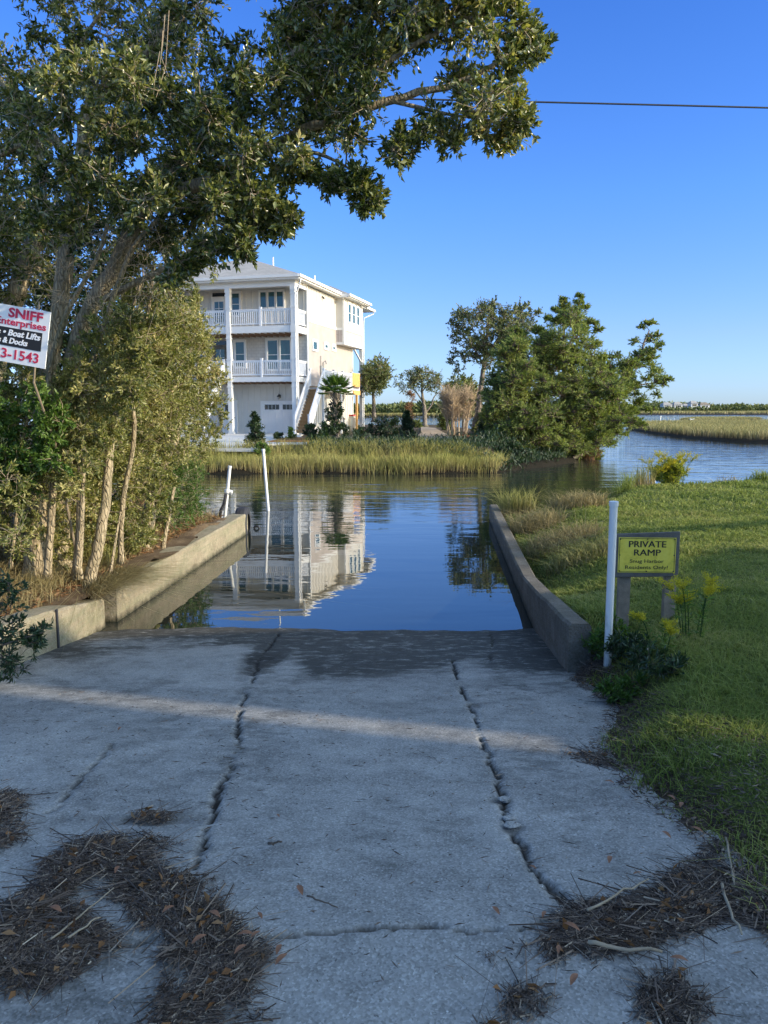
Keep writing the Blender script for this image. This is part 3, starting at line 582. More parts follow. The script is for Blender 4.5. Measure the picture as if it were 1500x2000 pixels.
# ---------------- the house ----------------
H=empty('beach_house',(-5.42,48.0,.06),R(-15)); tag(H,'three storey white beach house with stacked balconies across the creek','house')
XW=-11.3; G0=-.1; D2=(3.26,3.55); D3=(6.26,6.66); ET=9.28; YW=2.0; YR=11.7; YE=14.2
def part(mb_,name,mat,parent=H,**k): return mb_.build(name,M[mat],parent,**k)
# walls: three storeys
gw=MB().box(XW,0,YW,YR,G0-.4,D2[0]+.02)
part(MB().box(XW,0,YW,YR,D2[0]+.021,D3[0]+.02),'middle_floor_wall','shingle_wall')
uw=MB().box(XW,0,YW,YR,7.28,ET)
part(MB().box(.0,.012,YW+.1,YR,D2[0]-.2,7.10),'side_cladding','lap')
part(MB().box(XW,-.0,YW,YR,D3[0]+.021,7.279),'upper_floor_base','batten')
part(MB().box(-.0,.04,YW-.0,YR,7.10,7.32),'trim_band','white')
x=XW+.1
while x<-.05: gw.box(x-.018,x+.018,YW-.025,YW,G0,D2[0]); uw.box(x-.018,x+.018,YW-.025,YW,D3[1],ET-.0); x+=.44
y=YW+.35
while y<7.7: uw.box(0,.03,y-.02,y+.02,7.32,ET); y+=.3
y=YW+.35
while y<YR: gw.box(0,.03,y-.02,y+.02,G0-.3,D2[0]-.21); y+=.42
part(gw,'ground_floor_wall','batten'); part(uw,'upper_floor_wall','batten')
part(MB().box(-.02,.05,YW-.03,YW+.10,G0,ET),'corner_board','white'); part(MB().box(-.02,.05,YR-.12,YR+.02,G0,D3[0]),'corner_board','white')
# bump-out on the right side of the upper floor
part(MB().box(-.1,.6,7.78,12.3,7.25,9.3),'bump_out','batten'); part(MB().box(-.1,.595,7.785,12.3,6.22,7.24),'bump_out_base','lap'); part(MB().box(-.1,.64,7.76,12.34,7.10,7.26),'trim_band','white'); part(MB().box(-.1,.64,7.76,12.34,6.10,6.26),'trim_band','white')
for q in ((.5,.63,7.75,7.88),(.5,.63,12.2,12.33)): part(MB().box(*q,6.26,9.3),'corner_board','white')
# decks
def deck(x0,x1,y0,y1,z,name='deck'):
    d=part(MB().box(x0,x1,y0,y1,z[0],z[1]),name,'white',bevel=.01)
    part(MB().box(x0+.05,x1-.05,y0+.05,y1-.0,z[1]+.001,z[1]+.03),'floor_boards','floor_ext',d)
    j=MB(); xx=x0+.15
    while xx<x1-.1: j.box(xx,xx+.05,y0+.1,y1-.02,z[0]-.10,z[0]-.002); xx+=.4
    part(j,'joist','joist',d); return d
deck(XW,-.02,.02,YW-.03,D2); deck(XW,-.02,.02,YW-.03,D3)
part(MB().box(XW,.02,.05,YW+.2,ET-.05,ET+.1),'porch_ceiling','white'); part(MB().box(XW,.0,.02,.25,ET-.28,ET-.06),'porch_beam','white'); part(MB().box(-.22,.0,.26,YW,ET-.28,ET-.06),'porch_beam','white')
for px in (-.28,-4.62,-9.0):
    m_=MB(); m_.box(px,px+.27,-.02,.25,G0-.1,ET-.29)
    for z_ in (0,D2[0]-.35,D2[1]+1.05,D3[0]-.35,D3[1]+1.05,ET-.75): m_.box(px-.03,px+.30,-.05,.28,z_,z_+.09)
    m_.box(px-.03,px+.30,-.05,.28,D2[0]-.02,D2[1]+.03); m_.box(px-.03,px+.30,-.05,.28,D3[0]-.02,D3[1]+.03); m_.box(px-.03,px+.3,-.05,.28,ET-.55,ET-.3)
    part(m_,'porch_post','white')
def rail(a,b,z,h=.98,name='railing',posts=(),mat='deck_white',z2=None):
    """railing from a to b (x,y), z is the floor; z2 floor at b"""
    z2=z if z2 is None else z2; a=Vector((a[0],a[1],z));b=Vector((b[0],b[1],z2)); L=(b-a).length; m_=MB(); U=Vector((0,0,1))
    m_.bar(a+U*h,b+U*h,.10,.05); m_.bar(a+U*(h-.07),b+U*(h-.07),.05,.07); m_.bar(a+U*.12,b+U*.12,.05,.07)
    n=int(L/.135)
    for i in range(1,n):
        p=a.lerp(b,i/n); m_.bar(p+U*.13,p+U*(h-.07),.045,.045)
    for t in posts:
        p=a.lerp(b,t); m_.bar(p-U*.05,p+U*(h+.1),.12,.12); m_.bar(p+U*(h+.09),p+U*(h+.14),.17,.17)
    return part(m_,name,mat)
for z_ in (D2[1]+.03,D3[1]+.03):
    rail((-4.35,.1),(-.28,.1),z_,posts=(.5,)); rail((-9.0,.1),(-4.62,.1),z_,posts=(.5,)); rail((-.08,.25),(-.08,YW-.03),z_)
    rail((XW,.1),(-9.0,.1),z_)
# windows, doors
def window(x0,x1,z0_,z1_,y=YW,trim=.13,bars=('h',),name='window',side=False,glass='glass',xf=0.):
    fr=MB(); t=trim
    def B(m_,a,b,c,d,e,f):      # a,b along wall; c,d outwards; e,f height
        if side: m_.box(xf+c,xf+d,a,b,e,f)
        else: m_.box(a,b,y-d,y-c,e,f)
    o0=.04 if not side else .03
    B(fr,x0-t,x0,0.0,o0+.03,z0_-t*.8,z1_+t); B(fr,x1,x1+t,0.0,o0+.03,z0_-t*.8,z1_+t); B(fr,x0,x1,0.,o0+.03,z1_,z1_+t*1.15); B(fr,x0,x1,0.,o0+.04,z0_-t*.8,z0_)
    s=.035
    B(fr,x0,x0+s,0,o0+.012,z0_,z1_); B(fr,x1-s,x1,0,o0+.012,z0_,z1_); B(fr,x0+s,x1-s,0,o0+.012,z0_,z0_+s); B(fr,x0+s,x1-s,0,o0+.012,z1_-s,z1_)
    if 'h' in bars: B(fr,x0+s,x1-s,0,o0+.01,(z0_+z1_)/2-.02,(z0_+z1_)/2+.02)
    if 'v' in bars: B(fr,(x0+x1)/2-.015,(x0+x1)/2+.015,0,o0+.008,z0_+s,z1_-s)
    f=part(fr,name,'white'); g_=MB(); B(g_,x0+.001,x1-.001,0,o0-.005,z0_+.001,z1_-.001); part(g_,'pane',glass,f); return f
for a,b in ((-3.17,-2.72),(-2.62,-2.14),(-2.04,-1.55)): window(a,b,8.02,9.02,trim=.09,bars=())
window(-5.16,-4.6,7.6,9.02); window(-2.72,-2.0,4.1,5.98); window(-1.84,-1.12,4.1,5.98); window(-4.98,-4.33,4.3,5.93); window(-7.9,-7.3,4.3,5.9); window(-8.3,-7.7,7.6,9.0); window(-10.4,-9.6,7.6,9.0)
def door(x0,x1,z0_,z1_,mat='white',glz=None,trans=None,glass='glass',bars=2):
    m_=MB(); m_.box(x0,x1,YW-.05,YW,z0_,z1_); m_.box(x0-.1,x0,YW-.07,YW,z0_,z1_+.1); m_.box(x1,x1+.1,YW-.07,YW,z0_,z1_+.1); m_.box(x0,x1,YW-.07,YW,z1_,z1_+.1)
    d=part(m_,'door',mat); 
    if glz:
        g_=MB(); g_.box(x0+.13,x1-.13,YW-.062,YW-.051,glz[0],glz[1]); part(g_,'pane',glass,d); mm=MB(); xm=(x0+x1)/2; mm.box(xm-.015,xm+.015,YW-.07,YW-.063,glz[0],glz[1])
        for i in range(1,bars+1):
            z_=glz[0]+(glz[1]-glz[0])*i/(bars+1); mm.box(x0+.13,xm-.016,YW-.07,YW-.063,z_-.012,z_+.012); mm.box(xm+.016,x1-.13,YW-.07,YW-.063,z_-.012,z_+.012)
        part(mm,'muntin','white',d)
    if trans: g_=MB(); g_.box(x0,x1,YW-.065,YW,trans[0],trans[1]); part(g_,'transom_pane','dglass',d)
    MB().tube([(x1-.08,YW-.05,z0_+1.0),(x1-.08,YW-.11,z0_+1.0)],.035,8).build('door_handle',M['black'],d); return d
door(-6.5,-5.62,D3[1]+.03,8.72,glz=(7.2,8.5),trans=(8.84,9.06)); door(-6.5,-5.62,D2[1]+.03,5.62,mat='board_wood',glz=(3.9,5.45),trans=(5.74,6.0),glass='glass'); door(-5.95,-5.05,.0,2.05,glz=(1.2,1.85),glass='dglass',bars=0)
# garage door
m_=MB(); m_.box(-3.15,-.7,YW-.045,YW,.0,1.98); m_.box(-3.27,-3.15,YW-.07,YW,0,2.1); m_.box(-.7,-.58,YW-.07,YW,0,2.1); m_.box(-3.15,-.7,YW-.075,YW,1.98,2.1)
for i in range(5):
    x=-3.15+.49*i
    if i: m_.box(x-.018,x+.018,YW-.055,YW-.046,.02,1.45)
for z_ in (.5,1.0,1.47): m_.box(-3.14,-.71,YW-.052,YW-.046,z_-.01,z_+.01)
gd=part(m_,'garage_door','white')
for x0 in (-2.98,-1.72):
    for k in range(4): part(MB().box(x0+k*.26,x0+k*.26+.23,YW-.052,YW-.046,1.54,1.86),'pane','dglass',gd)
# wall lamp above the garage
m_=MB(); m_.box(-1.98,-1.86,YW-.04,YW-.0,2.28,2.5); m_.tube([(-1.92,YW-.04,2.45),(-1.92,YW-.2,2.55),(-1.92,YW-.22,2.42)],.015,6); m_.tube([(-1.92,YW-.22,2.46),(-1.92,YW-.22,2.42),(-1.92,YW-.22,2.35)],[.03,.11,.12],10)
lp=part(m_,'wall_lamp','black'); part(MB().tube([(-1.92,YW-.22,2.35),(-1.92,YW-.22,2.22),(-1.92,YW-.22,2.18)],[.06,.055,.03],8),'lamp_glass','bulb',lp)
# side windows
window(2.98,3.75,5.42,5.95,side=True,bars=(),xf=.012); window(5.3,5.9,5.68,5.93,side=True,bars=(),trim=.15,xf=.012); window(6.95,7.5,5.7,5.93,side=True,bars=(),trim=.15,xf=.012)
for a in (8.7,9.75,10.8): window(a,a+.62,7.75,9.05,side=True,trim=.12,xf=.6,bars=('h',))
window(7.6,8.2,1.1,2.1,side=True,xf=0.02)
part(MB().tube([(.02,4.9,9.0),(.14,4.9,8.95),(.14,4.9,8.86)],[.05,.05,.07],8),'security_lamp','black')
# roof
E0=9.36; ov=.45
def hip(x0,x1,y0,y1,z,rise,name='roof',ins=None):
    hw=(x1-x0)/2 if ins is None else ins; xm=(x0+x1)/2
    if (y1-y0)<(x1-x0):
        hw=(y1-y0)/2; ym=(y0+y1)/2; A=(x0+hw,ym,z+rise);B=(x1-hw,ym,z+rise)
        v=[(x0,y0,z),(x1,y0,z),(x1,y1,z),(x0,y1,z),A,B]; f=[(0,1,5,4),(1,2,5),(2,3,4,5),(3,0,4),(3,2,1,0)]
    else:
        A=(xm,y0+hw,z+rise);B=(xm,y1-hw,z+rise); v=[(x0,y0,z),(x1,y0,z),(x1,y1,z),(x0,y1,z),A,B]; f=[(0,1,4),(1,2,5,4),(2,3,5),(3,0,4,5),(3,2,1,0)]
    return part(MB().add(v,f),name,'roof')
rf=hip(XW-ov,ov,-ov,13.4,E0+.26,2.3)
eave=MB(); eave.box(XW-ov,ov,-ov,13.4,E0-.02,E0+.2); part(eave,'soffit','white')
gut=MB()
for a,b in (((XW-ov,-ov-.06),(ov,-ov-.06)),((ov+.06,-ov-.1),(ov+.06,8.0))): gut.bar((a[0],a[1],E0+.16),(b[0],b[1],E0+.16),.13,.17)
part(gut,'gutter','white')
hip(-3.,1.1,7.35,12.75,E0+.17,.9); part(MB().box(-1.,1.1,7.35,12.75,E0-.07,E0+.165),'soffit','white'); part(MB().bar((1.16,7.3,E0+.08),(1.16,12.8,E0+.08),.13,.17),'gutter','white')
hip(XW-ov,.75,11.5,YE+.9,E0-.02,1.0); part(MB().box(XW-ov,.75,11.6,YE+.9,E0-.2,E0-.025),'soffit','white'); part(MB().bar((.81,12.81,E0-.1),(.81,YE+.95,E0-.1),.13,.17),'gutter','white')
dn=MB(); dn.tube([(ov+.03,-.25,E0+.08),(ov+.0,-.2,E0-.15),(.16,-.02,E0-.75),(.14,.0,E0-1.1),(.14,.0,.2)],.045,8); part(dn,'downspout','white')
dn=MB(); dn.tube([(.8,YE+.7,E0-.15),(.75,YE+.7,E0-.35),(.16,YE+.1,E0-.7),(.12,YE+.1,E0-1.1),(.12,YE+.1,.2)],.045,8); part(dn,'downspout','white')
for q in ((-9.9,3.0,10.9),(-2.9,3.6,11.),(-.6,5.2,10.)): part(MB().tube([(q[0],q[1],q[2]-.9),(q[0],q[1],q[2]+.45)],.05,8),'vent_pipe','white')
# rear porch
for px in (-.22,-5.2,XW): part(MB().box(px,px+.24,YE,YE+.24,G0-.3,E0-.2).box(px-.02,px+.26,YE-.02,YE+.26,6.1,6.6).box(px-.02,px+.26,YE-.02,YE+.26,2.9,3.3),'porch_post','white')
part(MB().box(XW,-.02,YR+.03,YE+.2,6.24,6.6),'deck','white'); part(MB().box(XW,-.02,YR+.03,YE+.2,3.0,3.3),'deck','white'); rail((-.08,12.35),(-.08,YE),6.6); rail((-.08,YR+.05),(-.08,YE),3.3)
part(MB().bar((-.1,YR+.6,6.2),(-.1,YE,5.3),.1,.1),'brace','white')
# side landing and stairs
LZ=3.0
ld=part(MB().box(.06,1.2,1.55,9.6,LZ-.28,LZ),'landing','white'); part(MB().box(.1,1.16,1.6,9.55,LZ+.001,LZ+.03),'floor_boards','floor_ext',ld)
rail((1.15,1.9),(1.15,7.7),LZ+.03,posts=(0,.33,.66,1.)); rail((1.15,9.5),(.1,9.5),LZ+.03,posts=(0,))
og=part(MB().box(1.17,1.24,7.75,9.45,LZ+.15,LZ+1.12),'timber_panel','newwood'); sl_=MB(); y=7.8
while y<9.4: sl_.box(1.241,1.26,y,y+.12,LZ+.17,LZ+1.1); y+=.14
part(sl_,'panel_slat','newwood',og); part(MB().box(1.2,1.27,7.9,9.5,LZ-.42,LZ-.10),'timber_beam','newwood'); part(MB().box(1.1,1.24,8.85,9.0,G0,LZ-.28),'timber_post','newwood')
for yy in (1.75,5.4): part(MB().box(1.05,1.17,yy,yy+.13,G0,LZ-.28),'landing_post','white')
S0,S1=-1.0,1.6; nst=15
st=MB(); tr=MB()
for i in range(nst):
    t=(i+.5)/nst; y=S0+(S1-S0)*i/nst; z=.12+(LZ-.12)*(i+1)/nst; tr.box(.34,1.12,y,y+(S1-S0)/nst+.03,z-.04,z)
    tr.box(.34,1.12,y+.15,y+.17,z-.21,z-.041)
for x in (.3,1.16): st.bar((x,S0-.05,.12),(x,S1,LZ-.05),.05,.30)
sr=part(st,'stair_stringer','white'); part(tr,'stair_tread','tread')
rail((.27,S0),(.27,S1+.1),.12,posts=(0.,1.),z2=LZ); rail((1.19,S0),(1.19,S1+.1),.12,posts=(0.,1.),z2=LZ)
# left stairs down from the balcony, outside the left-hand porch post
tr=MB(); 
for i in range(15):
    y=-.05-2.9*i/15; z=D2[1]-3.4*(i+1)/15+.1; tr.box(-5.9,-4.85,y-.24,y,z-.04,z)
part(tr,'stair_tread','floor_ext'); rail((-4.85,-.0),(-4.85,-2.9),D2[1],z2=.15,posts=(0,1)); rail((-5.9,-.0),(-5.9,-2.9),D2[1],z2=.15,posts=(0,1))
# electric meter boxes and conduits
part(MB().box(.02,.13,4.3,4.6,3.9,4.45),'meter_box','bulb'); part(MB().box(.02,.10,5.1,5.4,3.95,4.3),'meter_box','bulb'); part(MB().tube([(.07,4.4,4.45),(.07,4.4,5.1)],.03,6).tube([(.07,4.9,3.05),(.07,4.9,4.7),(.2,4.95,4.8),(.2,5.1,4.6)],.04,6).tube([(.07,4.45,3.05),(.07,4.45,3.9)],.05,6),'conduit','bulb')
# barrel under the landing
bw=H.matrix_basis@Vector((.75,9.3,.25)); br=empty('storage_barrel',tuple(bw)); tag(br,'cream storage barrel with a red lid under the side landing','barrel')
MB().tube([(0,0,-.4),(0,0,.0),(0,0,.35),(0,0,.75),(0,0,.82)],[.30,.33,.35,.32,.28],16).build('barrel_body',M['barrel'],br,smooth=True); MB().tube([(0,0,.82),(0,0,.92)],[.31,.29],16).build('barrel_lid',M['red'],br)
# grill / white storage bench left of the garage
bb=H.matrix_basis@Vector((-7.6,-.9,.0)); be=empty('picket_screen',tuple(bb),R(-15)); tag(be,'low white picket screen on the driveway at the left of the house','screen')
mm=MB(); 
for i in range(9): mm.box(-.9+i*.22,-.9+i*.22+.1,0,.04,.1,.75)
mm.build('pickets',M['deck_white'],be); MB().box(-.95,1.0,.05,.09,.2,.28).box(-.95,1.0,.05,.09,.6,.68).build('crossbar',M['deck_white'],be)

# ---------------- vegetation ----------------
def shift(o,b): o.data.transform(__import__('mathutils').Matrix.Translation(-Vector(b)))
def fillpoly(poly,n,yf,r,mind=.0):
    """clump centres inside an outline seen in the photo, spread in depth"""
    u,v=scatter(poly,n); out=[]
    for a,b in zip(u,v):
        Y=yf(a,b); p=at(a,b,Y); out.append((p.x,p.y,p.z,r*(.7+.6*rng.random())))
    return out
def pl(*pts): return [at(*p) for p in pts]
def smooth(pts,k=4):
    """Catmull-Rom through the points"""
    P=[Vector(p) for p in pts]; out=[]
    for i in range(len(P)-1):
        a=P[max(i-1,0)];b=P[i];c=P[i+1];d=P[min(i+2,len(P)-1)]
        for j in range(k):
            t=j/k; out.append(.5*((2*b)+(c-a)*t+(2*a-5*b+4*c-d)*t*t+(3*b-a-3*c+d)*t**3))
    out.append(P[-1]); return out
def tree(name,label,cat,skel,clumps,leaf,bark,ntw=14,nlf=10,L=.06,W=.028,up=.2,out=.9,squash=(1,1,1),limb=.35,twr=(.006,.002),crown='crown',twig=None,lv=.35,group=None,wig=.06,limbmin=.008,limbs=True,gap=.15):
    """skel: list of (points, r0, r1)"""
    base=Vector(skel[0][0][0]); root=empty(name,tuple(base)); tag(root,label,cat,group)
    tb=MB(); nodes=[]
    for pts,r0,r1 in skel:
        P=smooth(pts,5); n=len(P); Q=[p+Vector(rng.normal(size=3))*r0*.06 for p in P]; rr=[(r0+(r1-r0)*i/(n-1))*(1+.04*rng.normal()) for i in range(n)]
        if pts is skel[0][0]: rr[0]*=1.5
        tb.tube(Q,rr,12 if r0>.06 else 7)
        nodes+=[(tuple(q),rr[i]) for i,q in enumerate(Q)]
    NP=np.array([q[0] for q in nodes]); NR=np.array([q[1] for q in nodes])
    cl=np.asarray(clumps,float)
    if limbs:
        lb_=MB(); 
        order=np.argsort([np.min(np.linalg.norm(NP-c[:3],axis=1)) for c in cl])
        for ci in order:
            c=cl[ci]
            d=np.linalg.norm(NP-c[:3],axis=1)+np.maximum(0,NP[:,2]-c[2])*.8; j=int(np.argmin(d)); a=Vector(NP[j]);b=Vector(c[:3]); L_=(b-a).length
            if L_<.05: continue
            m1=a.lerp(b,.35)+Vector(rng.normal(size=3))*L_*wig*1.5-Vector((0,0,L_*.03)); m2=a.lerp(b,.7)+Vector(rng.normal(size=3))*L_*wig*1.5
            r0=min(NR[j]*.7,limbmin+.02*L_*limb*3); P=smooth([a,m1,m2,b],2); n=len(P); rr=[r0+(limbmin*.5-r0)*i/(n-1) for i in range(n)]
            lb_.tube(P,rr,5,False)
            NP=np.concatenate([NP,np.array([tuple(p) for p in P[2:]])]); NR=np.concatenate([NR,np.array(rr[2:])])
        o=lb_.build('branches',M[twig or bark],root,smooth=True); shift(o,base)
    o=tb.build('trunk',M[bark],root,smooth=True); shift(o,base)
    s0,e0,P,D=sprays(cl,ntw,nlf,up=up,out=out,squash=squash,gap=gap)
    o=twigmesh('twigs',s0,e0,twr[0],twr[1],M[twig or bark],root); shift(o,base)
    n=len(P); o=leaves(crown,P,D,L*(1-lv+2*lv*rng.random(n)),W*(1-lv+2*lv*rng.random(n)),M[leaf],root); shift(o,base)
    return root
def shrub(name,label,base,clumps,leaf,cat='shrub',bark='twig_dark',**k):
    b=Vector(base); top=Vector(np.mean(np.asarray(clumps)[:,:3],0)); 
    return tree(name,label,cat,[([b,b.lerp(top,.5),top],k.pop('r0',.03),.01)],clumps,leaf,bark,**k)
def ball(c,rad,n,r):
    out=[]
    for _ in range(n):
        d=Vector(rng.normal(size=3)).normalized()*(rng.random()**.4); out.append((c[0]+d.x*rad[0],c[1]+d.y*rad[1],c[2]+d.z*rad[2],r*(.7+.6*rng.random())))
    return out

# ---- the live oaks on the left ----
yc=lambda u,v: 6.4+1.5*np.clip((700-u)/700,-.2,1.3)+rng.random()*(1.2+2.2*np.clip((800-u)/800,0,1))
CAN2=[(300,-260),(760,-260),(980,-140),(1010,10),(1005,60),(930,90),(900,140),(980,190),(985,235),(930,235),(860,200),(800,240),(740,200),(690,240),(700,345),(640,300),(540,290),(535,395),(480,440),(400,440),(340,480),(250,500),(200,420),(330,250),(420,150),(330,0)]
cl2=[c for c in fillpoly(CAN2,430,yc,.25) if fbm(c[0]*1.6+c[1]*.5,c[2]*1.6,7)>-.36+.17*min(1,max(0,(c[0]/c[1]+.17)/.25))]
for u,v in ((1035,85),(1020,60),(1010,105),(985,120),(990,165),(1005,205),(1015,240),(985,262),(940,262),(895,262),(800,285),(775,265),(770,292),(715,370),(722,395),(690,350),(655,345),(560,432),(545,410),(510,450),(470,480),(440,470),(400,475),(1000,20),(990,-20),(350,510),(330,540),(850,225),(600,325),(580,300)):
    p=at(u,v,6.3+rng.random()*.8); cl2.append((p.x,p.y,p.z,.16))
CAN1=[(-330,-300),(360,-300),(400,0),(420,130),(330,250),(200,420),(150,520),(-330,520)]
cl1=[c for c in fillpoly(CAN1,340,yc,.29) if fbm(c[0]*1.3+c[1]*.5,c[2]*1.3,9)>-.42]
sk2=[(pl((113,1105,8.9),(116,997,8.9),(122,880,8.8),(137,752,8.6),(150,680,8.5),(178,597,8.3),(225,520,8.1),(284,405,7.8),(340,375,7.6),(420,350,7.4),(520,290,7.2),(640,235,7.0),(760,195,6.9),(900,160,6.8),(985,110,6.7)),.125,.018),
     (pl((284,405,7.8),(400,270,7.7),(520,150,7.5),(660,40,7.3),(800,-80,7.1)),.06,.02),(pl((178,597,8.3),(250,560,8.0),(330,520,7.8),(430,455,7.5),(520,430,7.3)),.04,.01),
     (pl((640,235,7.0),(760,120,6.9),(900,40,6.8),(980,30,6.7)),.03,.01),(pl((520,290,7.2),(620,300,7.0),(700,340,6.9)),.025,.008),(pl((760,195,6.9),(860,220,6.8),(960,235,6.7)),.022,.007)]
for _ in range(75):
    u=rng.uniform(60,560); v=rng.uniform(120,500)
    if v<470-.25*(u-200): p=at(u,v,6.1+rng.random()*.9); cl2.append((p.x,p.y,p.z,.2))
for u,v in ((470,455),(500,440),(530,420),(552,438),(566,425),(540,450),(455,480),(480,485),(425,488),(390,498),(372,515),(350,540),(600,345),(575,320),(560,350),(520,395),(700,380),(712,400),(725,380),(705,350),(730,392),(670,365),(1045,70),(1055,95),(1042,110),(1000,100),(1020,120),(1010,220),(1028,245),(990,275),(970,280),(860,262),(830,252),(778,305),(885,285),(640,355)):
    p=at(u,v,6.4+rng.random()*.6); cl2.append((p.x,p.y,p.z,.14))
tree('live_oak_tree','live oak whose long limb arches right across the sky over the ramp','tree',sk2,cl2,'oak_leaf','bark',ntw=15,nlf=18,L=.053,W=.026,lv=.5,limb=.3,twig='twig',twr=(.005,.0018))
sk1=[(pl((66,1140,8.3),(72,1019,8.3),(80,915,8.4),(88,780,8.4),(100,682,8.4),(115,608,8.4),(130,500,8.3),(155,330,8.1),(182,205,7.9),(240,150,7.8),(304,76,7.7),(345,-60,7.6)),.125,.05),
     (pl((155,330,8.1),(60,220,8.2),(-40,120,8.3),(-150,20,8.4)),.05,.02),(pl((0,300,8.3),(110,240,8.2),(130,130,8.2),(200,20,8.1)),.035,.015)]
tree('live_oak_tree','live oak nearest the yard sign with a tall trunk rising out of the top','tree',sk1,cl1,'oak_leaf','bark',ntw=14,nlf=19,L=.055,W=.027,lv=.5,limb=.3,twig='twig',twr=(.005,.0018))
sk3=[(pl((-40,1120,9.4),(-35,900,9.4),(-15,760,9.3),(12,640,9.3),(42,540,9.2),(75,430,9.1),(70,300,9.0),(20,160,9.0)),.15,.06)]
cl3=fillpoly([(-330,100),(60,120),(160,420),(120,540),(-300,700)],110,lambda u,v:8.6+rng.random()*2.4,.36)
tree('live_oak_tree','thick leaning live oak trunk behind the white contractor sign at the frame edge','tree',sk3,cl3,'oak_leaf','bark',ntw=11,nlf=12,L=.075,W=.034,limb=.3,twig='twig')
# pale dead twigs hanging among the leaves
A_=[];B_=[]
for _ in range(240):
    u=rng.uniform(60,330);v=rng.uniform(420,600); a=at(u,v,7.3+rng.random()*.9); d=Vector(rng.normal(size=3)).normalized()*rng.uniform(.12,.45); A_.append(a);B_.append(a+d)
for (u,v,u2,v2) in ((330,20,305,190),(322,30,312,130),(312,100,300,185),(318,60,330,150)):
    a=at(u,v,6.6);b=at(u2,v2,6.5);A_.append(a);B_.append(b)
o=twigmesh('dead_twigs',np.array(A_),np.array(B_),.004,.0014,M['bare'],bend=.1); tag(o,'tangle of pale bare dead twigs hanging under the live oak leaves','twigs',kind='stuff')
# understory behind the left wall
def yu(u,v): return 8.0+4.6*np.clip(u/430,0,1)**1.3+rng.normal()*.5
def under(label,poly,n,leaf,sk,yf=yu,r=.26,extra=(),**k):
    k_=dict(ntw=12,nlf=20,L=.048,W=.018,up=.5,limb=.2,twig='twig',twr=(.004,.0015),limbmin=.006); k_.update(k)
    return tree('wax_myrtle_shrub',label,'shrub',sk,fillpoly(poly,n,yf,r)+[(*at(u,v,Y),.2) for u,v,Y in extra],leaf,'bark',**k_)
under('yellow green evergreen bush at the left edge below the contractor sign',[(-140,700),(90,700),(160,760),(150,900),(170,1060),(60,1080),(-140,1090)],120,'myrtle_leaf',[(pl((35,1120,9.3),(30,950,9.3),(20,800,9.2)),.05,.02),(pl((15,1110,8.8),(10,1000,8.8),(-10,900,8.8)),.05,.02)])
under('yellow green evergreen bush between the oak trunks and the tallest shrub',[(235,580),(330,565),(345,700),(330,860),(240,960),(180,1000),(150,900),(190,790)],150,'myrtle_leaf',[(pl((172,1140,8.5),(192,1065,8.5),(207,975,8.6),(215,875,8.8),(235,780,9.0),(240,680,9.2)),.07,.03)])
under('broad yellow green shrub leaning out over the water by the wall',[(330,560),(372,600),(395,660),(408,740),(412,830),(390,860),(350,900),(300,950),(250,960),(260,820),(300,700)],190,'myrtle_leaf',[(pl((278,1080,10.8),(305,940,11),(325,890,11.2),(345,850,11.4),(350,750,11.6)),.10,.04)],yf=lambda u,v:10.0+3.0*np.clip((u-230)/200,0,1)+rng.normal()*.5,r=.30,nlf=22,extra=[(u,v,12.4+.6*rng.random()) for u,v in ((385,590),(395,620),(405,650),(400,680),(412,700),(420,725),(432,740),(425,755),(415,790),(428,810),(430,835),(418,850),(405,870),(392,890),(380,575),(350,560),(430,790),(400,760))])
under('bright green feathery shrub low beside the left concrete wall',[(300,900),(385,890),(392,940),(388,1000),(350,1030),(310,1010),(280,960)],60,'green_leaf',[(pl((318,1074,11.0),(335,980,11.2),(345,930,11.4)),.03,.015)],yf=lambda u,v:10.8+2.2*np.clip((u-280)/110,0,1)+rng.normal()*.3,r=.24,L=.05,W=.012)
under('dark green leafy bush low between the two pale oak trunks',[(60,1000),(200,990),(260,1010),(230,1080),(150,1100),(60,1090)],46,'myrtle_leaf',[(pl((140,1120,9.4),(142,1060,9.4),(150,1030,9.4)),.025,.015)],yf=lambda u,v:9.5+rng.random()*1.4,r=.2)
under('glossy green leafy vine climbing the trunk beside the yard sign',[(-60,770),(80,770),(120,740),(130,860),(90,960),(-60,1000)],54,'green_leaf',[(pl((20,1110,8.0),(35,980,7.9),(50,840,7.8),(70,740,7.8)),.02,.01)],yf=lambda u,v:7.35+.5*rng.random(),r=.17,L=.052,W=.026,up=.3)
under('olive leafy saplings standing in front of the two pale oak trunks',[(190,640),(240,600),(300,640),(270,760),(200,900),(120,980),(70,900),(110,760)],120,'myrtle_leaf',[(pl((150,1120,8.2),(160,980,8.0),(170,820,7.9),(190,660,7.9)),.03,.012)],yf=lambda u,v:7.5+.9*rng.random(),r=.19)
under('mixed green and tan undergrowth at the foot of the oaks behind the wall',[(60,960),(260,880),(350,960),(330,1040),(240,1090),(60,1120)],80,'myrtle_leaf',[(pl((215,1120,8.8),(225,1060,8.9),(235,1000,9.0)),.02,.01)],yf=lambda u,v:8.1+2.4*np.clip((u-60)/290,0,1)+.4*rng.random(),r=.16)
under('dense green leafy boughs filling the gap below the long oak limb',[(200,440),(420,470),(390,540),(330,590),(240,590),(230,500)],32,'oak_leaf',[(pl((240,780,9.6),(250,640,9.4),(280,540,9.2)),.03,.015)],yf=lambda u,v:9.2+1.6*rng.random(),r=.24,L=.055,W=.026,nlf=14)
